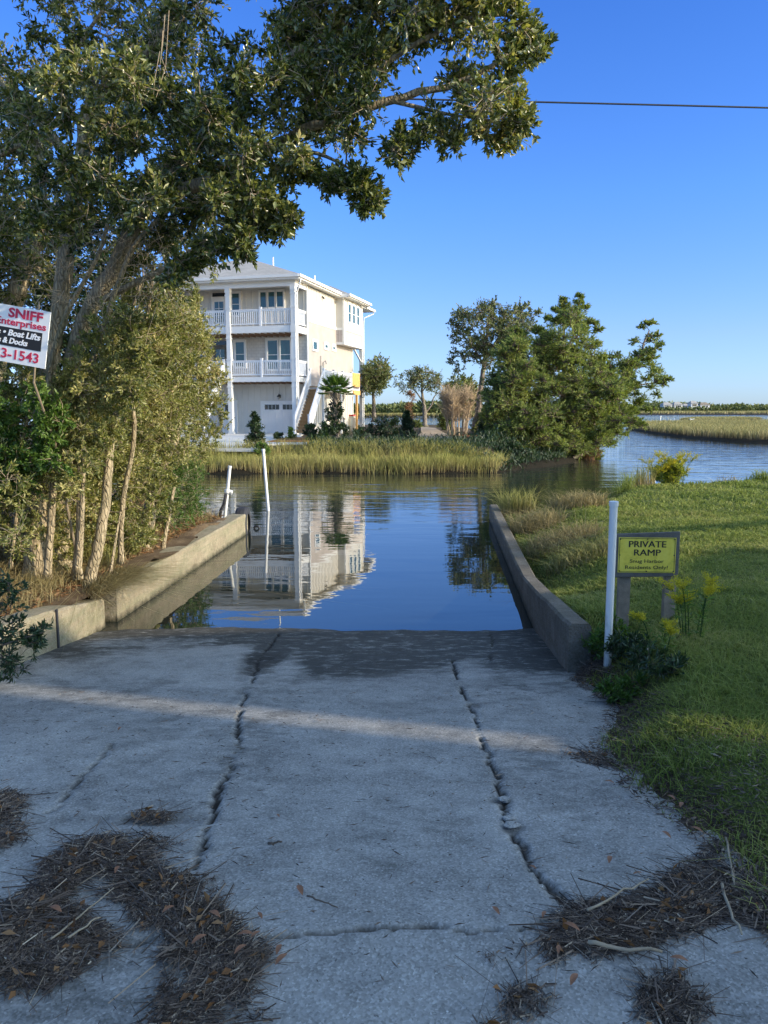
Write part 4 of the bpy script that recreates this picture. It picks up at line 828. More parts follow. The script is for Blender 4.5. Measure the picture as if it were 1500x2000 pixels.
for pts_,r0_,lb_ in (((( 150,1128,8.3),(158,980,8.2),(150,860,8.1),(176,720,8.0),(215,600,7.9),(262,480,7.8),(330,410,7.7)),.05,'slim pale leaning trunk rising to the right behind the bushes'),(((92,1130,8.1),(100,1000,8.0),(112,860,7.9),(95,740,7.9),(128,620,7.8),(190,500,7.7),(215,420,7.7)),.045,'slim pale trunk beside the yard sign leaning right near its top'),(((235,1100,9.2),(240,980,9.1),(262,850,9.0),(255,720,8.8),(290,600,8.6),(300,520,8.4)),.035,'thin pale trunk among the leafy shrubs left of the water')):
    P_=pl(*pts_); e_=P_[-1]; c_=[(e_.x+rng.normal()*.2,e_.y+rng.normal()*.2,e_.z+rng.normal()*.15,.2) for _ in range(9)]
    tree('sapling_tree',lb_,'tree',[(P_,r0_,.015)],c_,'oak_leaf','bark',ntw=10,nlf=12,L=.05,W=.024,limb=.2)
# thicket behind everything so that the wood reads as dense
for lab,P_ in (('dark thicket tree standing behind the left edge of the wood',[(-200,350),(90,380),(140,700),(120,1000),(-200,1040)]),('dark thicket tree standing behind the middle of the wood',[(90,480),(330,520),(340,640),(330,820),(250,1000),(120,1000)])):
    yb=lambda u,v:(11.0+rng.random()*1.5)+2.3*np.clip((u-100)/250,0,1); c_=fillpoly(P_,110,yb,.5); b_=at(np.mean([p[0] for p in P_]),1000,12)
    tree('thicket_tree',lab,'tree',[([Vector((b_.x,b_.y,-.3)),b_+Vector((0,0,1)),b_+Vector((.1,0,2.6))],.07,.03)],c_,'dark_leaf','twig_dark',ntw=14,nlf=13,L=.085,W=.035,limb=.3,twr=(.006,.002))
# dark shrub at lower left foreground
c_=[]
for u,v,r in ((-60,1180,.2),(-20,1150,.14),(10,1185,.13),(-10,1230,.16),(25,1235,.12),(55,1250,.10),(82,1236,.07),(70,1262,.08),(10,1290,.14),(-30,1310,.16),(30,1300,.10),(20,1150,.10),(-60,1260,.2)):
    p=at(u,v,4.45+rng.random()*.25); c_.append((p.x,p.y,p.z,r))
b_=at(-60,1360,4.5)
tree('dark_shrub','dark glossy shrub poking in at the lower left frame edge','shrub',[([b_,at(-40,1280,4.5),at(-10,1210,4.5)],.015,.006),(pl((-40,1280,4.5),(20,1255,4.45),(85,1235,4.4)),.008,.003)],c_,'dark_leaf','twig_dark',ntw=12,nlf=13,L=.042,W=.013,limb=.15,twr=(.003,.001),up=.2,limbmin=.003)
# dry grass and litter on the left bank
LBP=[(-3.35,5.6),(-3.35,8.3),(-3.25,11),(-3.0,14.8),(-4.4,15.4),(-5.6,10),(-5.4,5.8)]
x,y=scatter(LBP,17000); k=rng.random(len(x))<np.clip(.4+.9*fbm(x*1.6,y*1.6,81)+.25*(x>-3.9),.05,1); x,y=x[k],y[k]
tag(grass('dry_bank_grass',np.stack([x,y,lbz(x,y)-.01],1),.07+.22*rng.random(len(x))*(1+.8*fbm(x*1.5,y,82)),.006,1.0,M['dry_blade']),'dry tan grass and weeds on the bank under the left trees','dry grass',kind='stuff')
n=9000;x,y=scatter(LBP,n); D=np.stack([rng.normal(size=n),rng.normal(size=n),rng.normal(size=n)*.25],1)
tag(leaves('leaf_litter',np.stack([x,y,lbz(x,y)+.01+.03*rng.random(n)],1),D,.05+.07*rng.random(n),.012+.012*rng.random(n),M['dryleaf']),'brown leaf litter under the left trees','leaf litter',kind='stuff')
# drooping dry grass tuft over the wall gap
def tuft(name,label,c,n,rad,h,mat,lean=.7,wd=.006,dir0=None,cat='grass tuft',group=None,zf=None):
    th=rng.random(n)*6.283; q=rad*rng.random(n)**.6; x=c[0]+np.cos(th)*q; y=c[1]+np.sin(th)*q; z=np.full(n,c[2]) if zf is None else zf(x,y)
    dirs=None if dir0 is None else dir0+rng.normal(size=n)*.7
    o=grass(name,np.stack([x-c[0],y-c[1],z-c[2]],1),h*(.5+.7*rng.random(n)),wd,lean,M[mat],dirs=dirs); o.location=c; tag(o,label,cat,group); return o
P=[];  n=900
x=rng.uniform(-3.3,-3.06,n); y=rng.uniform(8.1,9.2,n)
V,T,r,h=blades(np.stack([x,y,np.full(n,-.42)],1),.16+.16*rng.random(n),.007,2.6,dirs=rng.normal(size=n)*.6)
tag(npmesh('dry_grass_tuft',V,T,M['dry_blade'],rnd=r,attrs={'h':h}),'straw coloured grass tuft drooping over the step in the left wall','grass tuft')
for i,(u,v,h_,m_) in enumerate(((265,1075,.45,'dry_blade'),(290,1050,.5,'dry_blade'),(330,1030,.45,'dry_blade'),(240,1100,.35,'marsh_blade'),(130,1150,.22,'dry_blade'))):
    p=onz(u,v,-.3); tuft('dry_grass_tuft','dry grass clump on the bank behind the left wall',(p.x-.25,p.y,-.33),260,.22,h_,m_,.5,.007,group='dry grass clumps on the left bank')

# ---- right side tufts, weeds and goldenrod ----
def rtuft(label,u,v,Y,n,rad,h,mat,lean=.6,wd=.009,**k):
    a=(u-750)/1500/(CT+(1000-v)/1500*ST); x=a*Y; c=(x,Y,float(lawnz(x,Y))); return tuft('grass_tuft',label,c,n,rad,h,mat,lean,wd,zf=lambda X,Y_:lawnz(X,Y_)-.02,**k)
rtuft('tall pale green grass tuft at the far end of the right wall',1010,985,15.9,650,.42,.62,'marsh_blade',.35,.014)
rtuft('golden dry grass tuft beside the right wall half way along',1045,1030,13.6,900,.5,.42,'dry_blade',.9)
rtuft('golden dry grass mound behind the hollow by the right wall',1100,1060,11.6,1100,.55,.36,'dry_blade',1.1)
rtuft('yellow green grass mound between the right wall and the sign',1140,1080,10.4,800,.5,.30,'marsh_blade',1.0)
rtuft('dry grass mound on the shore edge left of the white stake',1130,1010,15.0,700,.55,.38,'dry_blade',.9,.012)
rtuft('dark green reed tuft on the shore before the white stake',1195,975,18.4,600,.5,.55,'lawn_blade',.4,.014)
rtuft('spiky green reeds beside the white stake',1235,965,19.2,500,.55,.7,'marsh_blade',.35,.014)
rtuft('low weedy tuft at the right end of the lawn shore',1395,945,20.6,300,.6,.3,'dry_blade',.8,.014)
rtuft('bright green weed tuft on the lawn shore by the frame edge',1480,942,20.8,400,.5,.4,'lawn_blade',.6,.016)
def goldenrod(label,x,y,z,n,h,spread,lean=.3,fl=.12,dens=90,seed=0):
    root=empty('goldenrod_plant',(x,y,z)); tag(root,label,'wildflower'); st_=MB(); LP=[];LD=[];FP=[];FD=[]
    for i in range(n):
        a=rng.random()*6.283; b=Vector((math.cos(a),math.sin(a),0))*spread*.35*rng.random(); hh=h*(.6+.5*rng.random()); ld=Vector((math.cos(a),math.sin(a),0))*hh*lean*rng.random()
        P=[b,b+Vector((0,0,hh*.5))+ld*.35,b+Vector((0,0,hh*.85))+ld*.8,b+Vector((0,0,hh))+ld*1.3]; P=smooth(P,3); st_.tube(P,[.0035]*len(P),4,False)
        for q in range(34):
            t=.08+.75*rng.random(); p=P[int(t*(len(P)-1))]; d=Vector((rng.normal(),rng.normal(),.5)); LP.append(p+Vector(rng.normal(size=3))*.01);LD.append(d)
        e=P[-1]; tip=(P[-1]-P[-3]).normalized()
        for br_ in range(9):
            a2=rng.random()*6.283; s_=P[-1-int(rng.random()*3)]; d=(Vector((math.cos(a2),math.sin(a2),.5))*.7+tip*.5).normalized()*fl*(.6+.6*rng.random())
            for q in range(dens//9*4):
                t=rng.random(); FP.append(s_+d*t+Vector((0,0,-.25*fl*t*t))+Vector(rng.normal(size=3))*.008); FD.append(rng.normal(size=3)+np.array([0,0,.6]))
    st_.build('stem',M['green_leaf'],root)
    n_=len(LP); leaves('foliage',np.array(LP),np.array(LD),.03+.06*rng.random(n_),.010,M['green_leaf'],root); n_=len(FP); leaves('flower',np.array(FP),np.array(FD),.012+.01*rng.random(n_),.007,M['gold'],root); return root
lz=lambda x,y:float(lawnz(x,y))
goldenrod('tall goldenrod plume plant in front of the right sign post',2.26,5.5,lz(2.26,5.5),7,.46,.30,.35,.11)
goldenrod('smaller goldenrod leaning left of the tall plume plant',1.95,5.25,lz(1.95,5.25),3,.30,.2,.3,.07)
g_=at(1305,950,19.6); goldenrod('big bright yellow flowering bush on the lawn shore beside the white stake',g_.x,g_.y,lz(g_.x,g_.y),46,.85,1.2,.35,.2,dens=130)
c_=ball((g_.x,g_.y,lz(g_.x,g_.y)+.38),(.55,.35,.40),50,.16)
shrub('flowering_bush','leafy yellow green bush around the flowering stems beside the white stake',(g_.x,g_.y,lz(g_.x,g_.y)),c_,'yellow_leaf',cat='bush',ntw=12,nlf=14,L=.06,W=.016,up=.9,limb=.1,limbmin=.006,twr=(.004,.002))
# weeds round the pole foot
for i,(u,v,Y,n,h,lab) in enumerate(((1215,1215,5.75,9,.26,'dark broad leaved weed clump right of the tall white pipe'),(1240,1250,5.4,8,.22,'dark broad leaved weed clump below the sign'),(1175,1250,5.85,10,.22,'dark weed clump between the wall end and the white pipe'),(1290,1290,4.95,7,.24,'wispy weed clump below the goldenrod'),(1225,1310,4.95,8,.16,'small weed clump at the ramp edge in front of the pipe'))):
    a=(u-750)/1500/(CT+(1000-v)/1500*ST)*Y; z=lz(a,Y); c_=ball((a,Y,z+h*.45),(.17,.15,h*.4),n,.10)
    shrub('weed_clump',lab,(a,Y,z),c_,'dark_leaf' if i%2 else 'green_leaf',cat='weed',ntw=9,nlf=11,L=.05,W=.014,up=.8,limb=.05,twr=(.002,.001),limbmin=.002,r0=.004)

# ---- far bank trees ----
cb=lambda a,b:(lambda u,v:rng.uniform(a,b))
CED=dict(ntw=28,nlf=15,L=.15,W=.035,up=.45,out=.55,squash=(1.2,1.2,.65),limb=.5,twr=(.02,.006),twig='twig_dark',limbmin=.02,gap=.3)
c1=fillpoly([(1012,660),(1035,690),(1060,720),(1085,780),(1100,850),(1085,890),(1030,893),(985,880),(955,850),(948,800),(958,755),(975,710),(990,680)],165,cb(34.3,39.5),.62)
for u,v,r in ((1008,648,.3),(1012,662,.4),(1000,672,.4),(985,700,.4),(965,735,.4),(952,770,.4)): p=at(u,v,37);c1.append((p.x,p.y,p.z,r))
tree('cedar_tree','rounded light green cedar forming the left half of the evergreen clump','tree',[(pl((1040,900,36),(1035,850,36.5),(1020,760,37),(1012,670,37)),.16,.04)],c1,'cedar','bark_far',**CED)
c1=fillpoly([(1098,620),(1120,615),(1150,655),(1160,690),(1170,720),(1205,745),(1215,790),(1200,840),(1170,880),(1110,898),(1080,870),(1085,790),(1060,720),(1045,665),(1075,650),(1085,625)],200,cb(35.5,41),.6)
for u,v,r in ((1100,588,.22),(1103,600,.3),(1096,612,.35),(1085,606,.2),(1132,580,.2),(1130,592,.28),(1124,606,.35),(1142,600,.25),(1160,632,.25),(1150,628,.35),(1168,645,.25),(1165,672,.3),(1140,645,.4),(1175,700,.35),(1058,650,.3),(1048,645,.25),(1020,655,.25),(1072,625,.3),(1215,760,.4),(1228,800,.4),(1190,868,.4),(1160,893,.4)): p=at(u,v,38.5);c1.append((p.x,p.y,p.z,r))
for _ in range(26):
    p=at(rng.uniform(1175,1232),rng.uniform(705,850),rng.uniform(38,41)); c1.append((p.x,p.y,p.z,.5))
tree('cedar_tree','tallest dark cedar with two spires in the evergreen clump','tree',[(pl((1095,905,37),(1098,850,38),(1100,720,38.5),(1102,600,38.5)),.2,.03),(pl((1100,700,38.5),(1125,640,38.5),(1132,588,38.5)),.06,.02),(pl((1110,900,37),(1140,885,37.2),(1165,870,37.4)),.12,.05)],c1,'cedar','bark_far',**CED)
c1x=[(*at(rng.uniform(1185,1255),rng.uniform(765,855),40),.32) for _ in range(18)]
c1=c1x+fillpoly([(1240,700),(1262,650),(1285,640),(1285,700),(1298,740),(1270,765),(1235,775),(1215,745),(1190,725),(1215,700)],34,cb(39,41),.33)
for u,v,r in ((1262,633,.25),(1275,632,.22),(1252,640,.25),(1285,655,.22),(1290,672,.2),(1240,668,.25),(1305,742,.28),(1295,750,.3),(1280,745,.3),(1262,740,.3),(1286,725,.25),(1270,700,.3),(1250,715,.3),(1225,735,.35),(1255,780,.3),(1275,800,.25),(1240,805,.3),(1225,830,.3),(1245,790,.25),(1192,700,.3),(1205,695,.25),(1262,800,.22),(1282,770,.22),(1240,825,.22),(1222,850,.2)): p=at(u,v,40);c1.append((p.x,p.y,p.z,r))
tree('cedar_tree','leaning open cedar reaching out to the right over the channel','tree',[(pl((1130,880,39.5),(1165,820,39.8),(1195,770,40),(1225,725,40),(1250,690,40),(1268,645,40)),.17,.03),(pl((1205,755,40),(1245,752,40),(1275,748,40),(1305,742,40)),.06,.015),(pl((1170,810,40),(1215,815,40),(1245,820,40)),.05,.012)],c1,'cedar','bark_far',**{**CED,'ntw':20,'nlf':14,'L':.14})
FO=dict(ntw=12,nlf=9,L=.15,W=.08,up=.2,out=1.,limb=.5,twr=(.02,.007),twig='bark_far',limbmin=.02)
c1=fillpoly([(885,640),(905,605),(955,598),(1000,608),(1030,605),(1045,640),(1000,690),(960,720),(905,700),(890,680)],95,cb(45,49),.62)
for u,v in ((882,630),(893,615),(888,690),(883,705),(940,597),(965,592),(1018,602),(1030,598),(1050,612),(895,725)): p=at(u,v,47);c1.append((p.x,p.y,p.z,.4))
for _ in range(22):
    p=at(rng.uniform(940,1050),rng.uniform(600,690),rng.uniform(44,47)); c1.append((p.x,p.y,p.z,.5))
tree('oak_tree','loose leaved oak rising behind the left side of the evergreen clump','tree',[(pl((925,850,47),(935,800,47),(938,760,47),(946,715,47),(950,670,47),(952,630,47)),.24,.06),(pl((946,715,47),(925,680,47),(900,650,47)),.07,.03),(pl((948,700,47),(980,650,47),(1010,620,47)),.07,.03)],c1,'far_oak','bark_far',**FO)
c1=fillpoly([(713,720),(735,706),(758,718),(762,735),(752,752),(735,768),(714,762)],62,cb(59,63),.62)
tree('oak_tree','small round crowned oak just right of the house','tree',[(pl((731,824,61),(730,790,61),(729,765,61),(735,740,61)),.20,.06),(pl((729,768,61),(720,752,61),(712,745,61)),.08,.03),(pl((730,760,61),(745,748,61),(752,735,61)),.08,.03)],c1,'far_oak','bark_far',**{**FO,'L':.2,'W':.1})
c1=fillpoly([(770,748),(795,728),(820,718),(848,722),(862,745),(858,768),(835,762),(800,762),(778,762)],60,cb(72,76),.6)
tree('oak_tree','thin crowned oak with bare limbs at the end of the sandy path','tree',[(pl((830,834,74),(829,800,74),(825,770,74),(823,740,74)),.26,.06),(pl((830,808,74),(843,790,74),(848,775,74),(862,762,74)),.10,.03),(pl((826,785,74),(812,765,74),(795,750,74)),.09,.03),(pl((825,765,74),(838,745,74),(845,732,74)),.07,.03)],c1,'far_oak','bark_far',**{**FO,'L':.2,'W':.09,'ntw':10,'nlf':5})
c1=fillpoly([(878,752),(900,738),(925,748),(935,775),(930,800),(880,800),(868,780)],55,cb(52,56),.6)
tree('green_tree','leafy green tree behind the bare crepe myrtle','tree',[(pl((905,848,54),(905,800,54),(902,760,54)),.12,.05)],c1,'far_green','bark_far',**{**FO,'L':.2,'W':.1,'ntw':14})
# bare crepe myrtle
root=empty('crepe_myrtle',tuple(onz(893,852,.05))); tag(root,'bare tan crepe myrtle with a fan of pale stems beside the path','tree'); bz=root.location; st_=MB(); A_=[];B_=[]
for i in range(13):
    a=rng.uniform(-1,1); b=Vector((a*.55,rng.normal()*.2,0)); top=Vector((a*1.0+rng.normal()*.15,rng.normal()*.5,2.0+.5*rng.random())); P=smooth([b,b.lerp(top,.45)+Vector((0,0,.2)),top],4); st_.tube(P,[.05-.035*j/(len(P)-1) for j in range(len(P))],6)
    for q in range(60):
        p=P[int(len(P)*(.35+.6*rng.random()))]; d=Vector((rng.normal()*.45,rng.normal()*.45,.8)).normalized()*rng.uniform(.3,.9); A_.append(p);B_.append(p+d)
        if rng.random()<.7: A_.append(p+d*.6);B_.append(p+d*.6+Vector((rng.normal()*.3,rng.normal()*.3,.4)))
st_.build('trunk',M['bare'],root,smooth=True); twigmesh('twigs',np.array(A_),np.array(B_),.014,.005,M['bare'],root)
# shrubs along the far bank
def fs(name,label,u0,u1,v0,v1,Y,n,leaf,taper=0,r=.28,L=.1,W=.045,z=0.0,nlf=10,ntw=12,**k):
    a=at((u0+u1)/2,(v0+v1)/2,Y); hw=(u1-u0)/2/1500*Y; hh=(v1-v0)/2/1500*Y; c_=[]
    for _ in range(n):
        t=rng.random()**(1.3 if taper else 1); wd=hw*((1-t)**.8*1.0+.12 if taper else math.sqrt(max(.05,1-(2*t-1)**2))); c_.append((a.x+wd*rng.uniform(-1,1)*.8,Y+wd*rng.uniform(-1,1)*.8,a.z-hh+2*hh*t,r*(.6+.6*rng.random())*(1-.5*t if taper else 1)))
    b=(a.x,Y,max(z,a.z-hh)-.1); return shrub(name,label,b,c_,leaf,ntw=ntw,nlf=nlf,L=L,W=W,up=.5,limb=.2,twr=(.01,.004),limbmin=.01,**k)
fs('holly_shrub','dark upright conical shrub in front of the garage',478,518,808,880,32,46,'dark_leaf',1,.26,.09,.045)
fs('bay_shrub','small yellow green bush just left of the leaning pipe',498,526,868,892,30.4,16,'green_leaf',0,.16,.08,.04)
fs('bay_shrub','dark green shrub at the foot of the side stairs',592,622,832,868,38.5,26,'dark_leaf',0,.25)
fs('bay_shrub','green shrub between the stair foot shrub and the palm',622,642,830,866,38.2,22,'green_leaf',0,.22)
fs('bay_shrub','low spiky green plant on the bed beside the garage door',556,578,838,860,40.5,10,'green_leaf',0,.18)
fs('bay_shrub','tiny green plant on the bed in front of the garage door',537,555,848,860,40.5,8,'dark_leaf',0,.14)
fs('bay_shrub','sparse reddish shrub just right of the house',708,770,822,872,36.5,36,'dark_leaf',0,.3,nlf=7)
fs('bay_shrub','yellow green bush behind the reddish shrub near the house corner',690,712,838,866,42,16,'far_green',0,.25)
fs('bay_shrub','yellow green bush between the reddish shrub and dark cone shrub',752,785,820,856,42,22,'far_green',0,.3)
fs('holly_shrub','dark dense cone shaped shrub beside the sandy path',779,812,806,862,40,50,'dark_leaf',1,.3)
fs('bay_shrub','green bush right of the path before the water gap',858,885,808,845,60,30,'far_green',0,.4,.16,.07)
fs('bay_shrub','yellow green bush beside the crepe myrtle trunk',915,960,812,858,47,34,'far_green',0,.35,.14,.06)
fs('bay_shrub','dark bush at the right end of the path under the oak',935,975,800,862,43,40,'dark_leaf',0,.4,.13,.06)
fs('bay_shrub','low round bush at the left of the path near the thin oak',800,826,822,838,70,14,'far_green',0,.35,.16,.07)
fs('bay_shrub','sparse pinkish shrub in front of the distant shore left of the path',782,815,768,822,60,16,'dryleaf',0,.35,.12,.05,nlf=6,bark='bark_far')
fs('bay_shrub','dark shrub overhanging the marsh grass right of the reddish shrub',745,800,866,888,33,20,'dark_leaf',0,.24,nlf=7)
fs('bay_shrub','dark low brush at the foot of the evergreen clump over the mud',960,1035,872,908,32.6,40,'dark_leaf',0,.3,.12,.05)
fs('bay_shrub','brown twiggy brush at the waterline right of the evergreen clump',1100,1180,872,900,38,34,'dryleaf',0,.3,.10,.03,nlf=5)
# brush along the shaded bank edge
x,y=scatter([(-3.2,30.4),(3.6,30.2),(4.6,29.6),(5.6,31),(7.7,33.8),(9.6,38),(11.5,42.5),(12.3,47),(9,47),(6,37),(-2.5,33)],17000); n=len(x)
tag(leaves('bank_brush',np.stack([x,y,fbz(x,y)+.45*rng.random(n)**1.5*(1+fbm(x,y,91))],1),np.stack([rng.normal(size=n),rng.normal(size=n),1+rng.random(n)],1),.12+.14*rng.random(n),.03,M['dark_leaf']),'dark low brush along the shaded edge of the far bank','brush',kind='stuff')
# cabbage palm
pb_=onz(656,878,0); pb_=Vector(at(656,870,35)); root=empty('palm_tree',(pb_.x,pb_.y,0)); tag(root,'young cabbage palm with a vine wrapped foot beside the side stairs','palm')
Ht=at(656,768,35).z; tk=MB(); tk.tube([(0,0,-.1),(.02,0,Ht*.5),(0,0,Ht)],[.15,.13,.12],10)
for i in range(60):
    z=.3+(Ht-.4)*i/60; a=i*2.4; tk.bar((math.cos(a)*.10,math.sin(a)*.10,z),(math.cos(a)*.26,math.sin(a)*.26,z+.22),.07,.025)
tk.build('trunk',M['bark_far'],root)
LP=[];LD=[];LL=[]; st_=MB()
for i in range(34):
    a=i*2.4; el=R(84-78*(i/34)**.8+rng.normal()*5); d=Vector((math.cos(a)*math.cos(el),math.sin(a)*math.cos(el),math.sin(el))); s_=Vector((0,0,Ht)); L1=.38+.2*rng.random(); e=s_+d*L1-Vector((0,0,.08*(1-math.sin(el)))); st_.tube([s_,s_.lerp(e,.5)+Vector((0,0,.03)),e],[.014,.01,.008],4,False)
    side=d.cross(Vector((0,0,1))).normalized(); upv=side.cross(d)
    for k_ in range(26):
        f=-1.25+2.5*k_/25; dd=(d*math.cos(f)+side*math.sin(f)+upv*(-.15-.12*abs(f))).normalized(); LP.append(e);LD.append(dd);LL.append(.48*(1-.25*abs(f))*(.9+.2*rng.random()))
st_.build('frond_stalk',M['green_leaf'],root); o=leaves('frond',np.array(LP),np.array([tuple(q) for q in LD]),np.array(LL),.035,M['green_leaf'],root)
cv=[];
for i in range(60):
    t=rng.random()**1.1; cv.append((rng.normal()*.26*(1.3-t*.8),rng.normal()*.26*(1.2-t),.1+t*1.75,.2))
s0,e0,P,D=sprays(np.array(cv),10,12,up=.3); leaves('vine',P,D,.08,.045,M['dark_leaf'],root)

# ---- far shores ----
def mass(name,label,x0,x1,y0,y1,n,h,size,mat='far_oak',zb=-.3,sc=.02):
    x=rng.uniform(x0,x1,n);y=rng.uniform(y0,y1,n); top=h*(.62+.38*fbm(x*sc,y*sc*.3,95)+.2*fbm(x*sc*5,y*sc,96)); z=zb+top*rng.random(n)**.7
    return tag(leaves(name,np.stack([x,y,z],1),rng.normal(size=(n,3))+np.array([0,0,.4]),size*(.6+.8*rng.random(n)),size*.7,M[mat]),label,'woods',kind='stuff')
mass('far_woods','distant line of trees along the far shore of the sound',60,520,690,730,12000,8.5,2.6)
mass('cottage_trees','trees growing between the distant cottages on the far shore',200,300,628,638,1500,5.0,2.0,sc=.15)
mass('shore_woods','dark tree line across the water behind the path',-60,34,262,285,9000,4.6,1.3,zb=-.5,sc=.05)
x=rng.uniform(-60,36,6000);y=rng.uniform(250,262,6000)
tag(grass('far_reeds',np.stack([x,y,np.full(len(x),-.6)],1),.9+.4*rng.random(len(x)),.35,.2,M['far_marsh']),'strip of reeds along the far shore behind the path','reeds',kind='stuff')
def cottage(u,Y,w_,h_,rc,label):
    p=at(u,800,Y); root=empty('shore_cottage',(p.x,Y,-.2)); tag(root,label,'house',None)
    MB().box(-w_/2,w_/2,0,8,1.5,h_).build('wall',M['white'],root)
    for i in range(4): MB().box(-w_/2+.3+i*(w_-1)/3,-w_/2+.6+i*(w_-1)/3,.2,.5,0,1.5).build('stilt',M['post_wood'],root)
    a=w_/2+.6; MB().add([(-a,-.6,h_),(a,-.6,h_),(a,8.6,h_),(-a,8.6,h_),(-a*.5,4,h_+2.2),(a*.5,4,h_+2.2)],[(0,1,5,4),(1,2,5),(2,3,4,5),(3,0,4),(3,2,1,0)]).build('roof',M[rc],root)
    for i in range(3):
        f=MB().box(-w_/2+1+i*(w_-2)/3,-w_/2+2.2+i*(w_-2)/3,-.08,-.0,h_-2.2,h_-.7).build('window',M['dglass'],root)
for u,Y,w_,h_,rc,lb_ in ((1304,640,7,5.6,'roof','distant white cottage at the left end of the far shore row'),(1325,640,6.5,5.8,'roof','distant white cottage second in the far shore row'),(1341,660,4.5,4.6,'roof','low distant white cottage in the middle of the far shore row'),(1356,650,5.5,6.9,'roof','tallest distant white cottage in the far shore row'),(1377,670,8,5.8,'post_wood','distant tan roofed cottage at the right end of the far shore row')): cottage(u,Y,w_,h_,rc,lb_)
# overhead cable
P=[at(-300+i*220,172+i*4.9-3.0*math.sin(math.pi*i/10),26) for i in range(11)]
tag(MB().tube(P,.027,6).build('power_line',M['cable'],smooth=True),'single dark overhead cable crossing the sky at the right','cable')

# ---- wrack, sticks, leaves on the ramp ----
def zr(x,y): return ramp_z(y)+.0
def wrack(label,poly,n,ht,main=None,bare=.0,zf=zr,mat='straw'):
    n=int(n*2.6); P2=ipoly(poly); x,y=scatter(P2,n); x=x+rng.normal(size=n)*.03; y=y+rng.normal(size=n)*.03
    def dens(X,Y): return sdist(X,Y,P2)+.13*fbm(X*3.2,Y*3.2,101)+.05*fbm(X*14,Y*14,106)-.02
    d=dens(x,y); m_=np.clip(.95-bare+fbm(x*5,y*5,102)*1.3,0,1); k=rng.random(n)<np.clip(d/.10+.12,0,1)*m_; x,y,d=x[k],y[k],d[k]; n=len(x)
    hz=ht*sm(d/.35)*(.5+.6*fbm(x*4,y*4,103)); z=zf(x,y)+.004+np.maximum(hz,0)*(.5+.5*rng.random(n))+.006*rng.random(n)
    a=main+2.8*fbm(x*3.,y*3.,104)+rng.normal(size=n)*.75 if main is not None else rng.random(n)*6.283; a=a+np.pi*(rng.random(n)<.5); D=np.stack([np.cos(a),np.sin(a),rng.normal(size=n)*.06],1); L=.008+.035*rng.random(n)**1.5+np.where(rng.random(n)<.05,.05+.10*rng.random(n),0)
    o=leaves('wrack_pile',np.stack([x,y,z],1),D,L,.0015+.004*rng.random(n)**2,M['straw'],strip=True); tag(o,label,'wrack',kind='stuff')
    q=max(8,n//260); i_=rng.integers(0,n,q); c=leaves('leaf_bits',np.stack([x[i_],y[i_],z[i_]+.006],1),np.stack([rng.normal(size=q),rng.normal(size=q),.3*rng.normal(size=q)],1),.02+.03*rng.random(q),.012+.01*rng.random(q),M['dryleaf'],fold=.3); c.parent=o
    if bare>.4: return
    xs=[p[0] for p in P2];ys=[p[1] for p in P2]
    def bz_(X,Y):
        dd=dens(X,Y)-.05; return zf(X,Y)-.02+.022*sm((dd+.03)/.08)*np.clip(1.-bare*1.6+fbm(X*5,Y*5,102)*2.6,0,1)+ht*.45*sm(dd/.35)*(.5+.6*fbm(X*4,Y*4,103))*(1-bare)+.006*vnoise(X*70,Y*70,105)
    b=gridmesh('wrack_mat',np.arange(min(xs)-.1,max(xs)+.1,.014),np.arange(min(ys)-.1,max(ys)+.1,.014),bz_,M['wrackmat'],lambda X,Y:sdist(X,Y,P2)>-.1); b.parent=o
wrack('dark heap of dead marsh straw in a curved band at the lower left of the ramp',[(-60,1790),(60,1725),(110,1670),(160,1636),(250,1632),(330,1645),(380,1690),(395,1715),(470,1765),(540,1815),(565,1850),(570,1900),(560,2080),(220,2080),(300,1960),(300,1900),(295,1840),(230,1800),(250,1770),(200,1775),(80,1850),(-60,1925)],24000,.05,main=.5,bare=.22)
wrack('dark heap of dead marsh straw at the left frame edge',[(-120,1530),(10,1535),(62,1555),(70,1600),(40,1640),(-20,1690),(-120,1720)],6500,.045,main=.3,bare=.15)
wrack('heap of dead marsh straw beside the lawn at the lower right',[(1085,1790),(1150,1768),(1215,1740),(1270,1725),(1330,1680),(1400,1640),(1435,1680),(1440,1760),(1420,1810),(1350,1830),(1280,1875),(1180,1880),(1130,1870),(1080,1900),(1060,1930),(1000,1990),(960,1990),(1010,1920),(1050,1840)],14000,.03,main=.1,bare=.32)
wrack('small scatter of pale broken straw at the bottom right of the ramp',[(1230,1890),(1290,1880),(1350,1900),(1385,1950),(1370,2060),(1230,2060),(1235,1960)],2600,.02,main=1.2,bare=.45)
wrack('thin trail of straw and twigs at the lawn edge across the light strip',[(1060,1462),(1130,1460),(1190,1465),(1230,1490),(1270,1540),(1330,1580),(1320,1600),(1240,1560),(1190,1510),(1100,1480)],3500,.02,main=0.,bare=.25)
wrack('straw scattered on the lawn edge right of the lower straw heap',[(1420,1640),(1480,1700),(1560,1800),(1620,1900),(1500,1850),(1440,1800)],3500,.02,main=1.,bare=.2,zf=lambda x,y:np.maximum(lawnz(x,y),zr(x,y))+.005)
wrack('faint smear of dried straw left of the main crack',[(225,1590),(280,1578),(345,1590),(350,1605),(270,1608)],500,.004,main=0.,bare=.5)
wrack('dirt and straw gathered in the hollow at the wall end',[(1100,1322),(1165,1300),(1215,1330),(1230,1380),(1180,1370),(1130,1345)],5000,.02,main=0.,bare=.41,zf=lambda x,y:np.maximum(lawnz(x,y),zr(x,y)))
wrack('thin broken straw filling the space left of the curved straw band',[(-60,1800),(120,1790),(230,1800),(250,1850),(180,1900),(60,1940),(-60,1990)],5200,.008,main=.5,bare=.42)
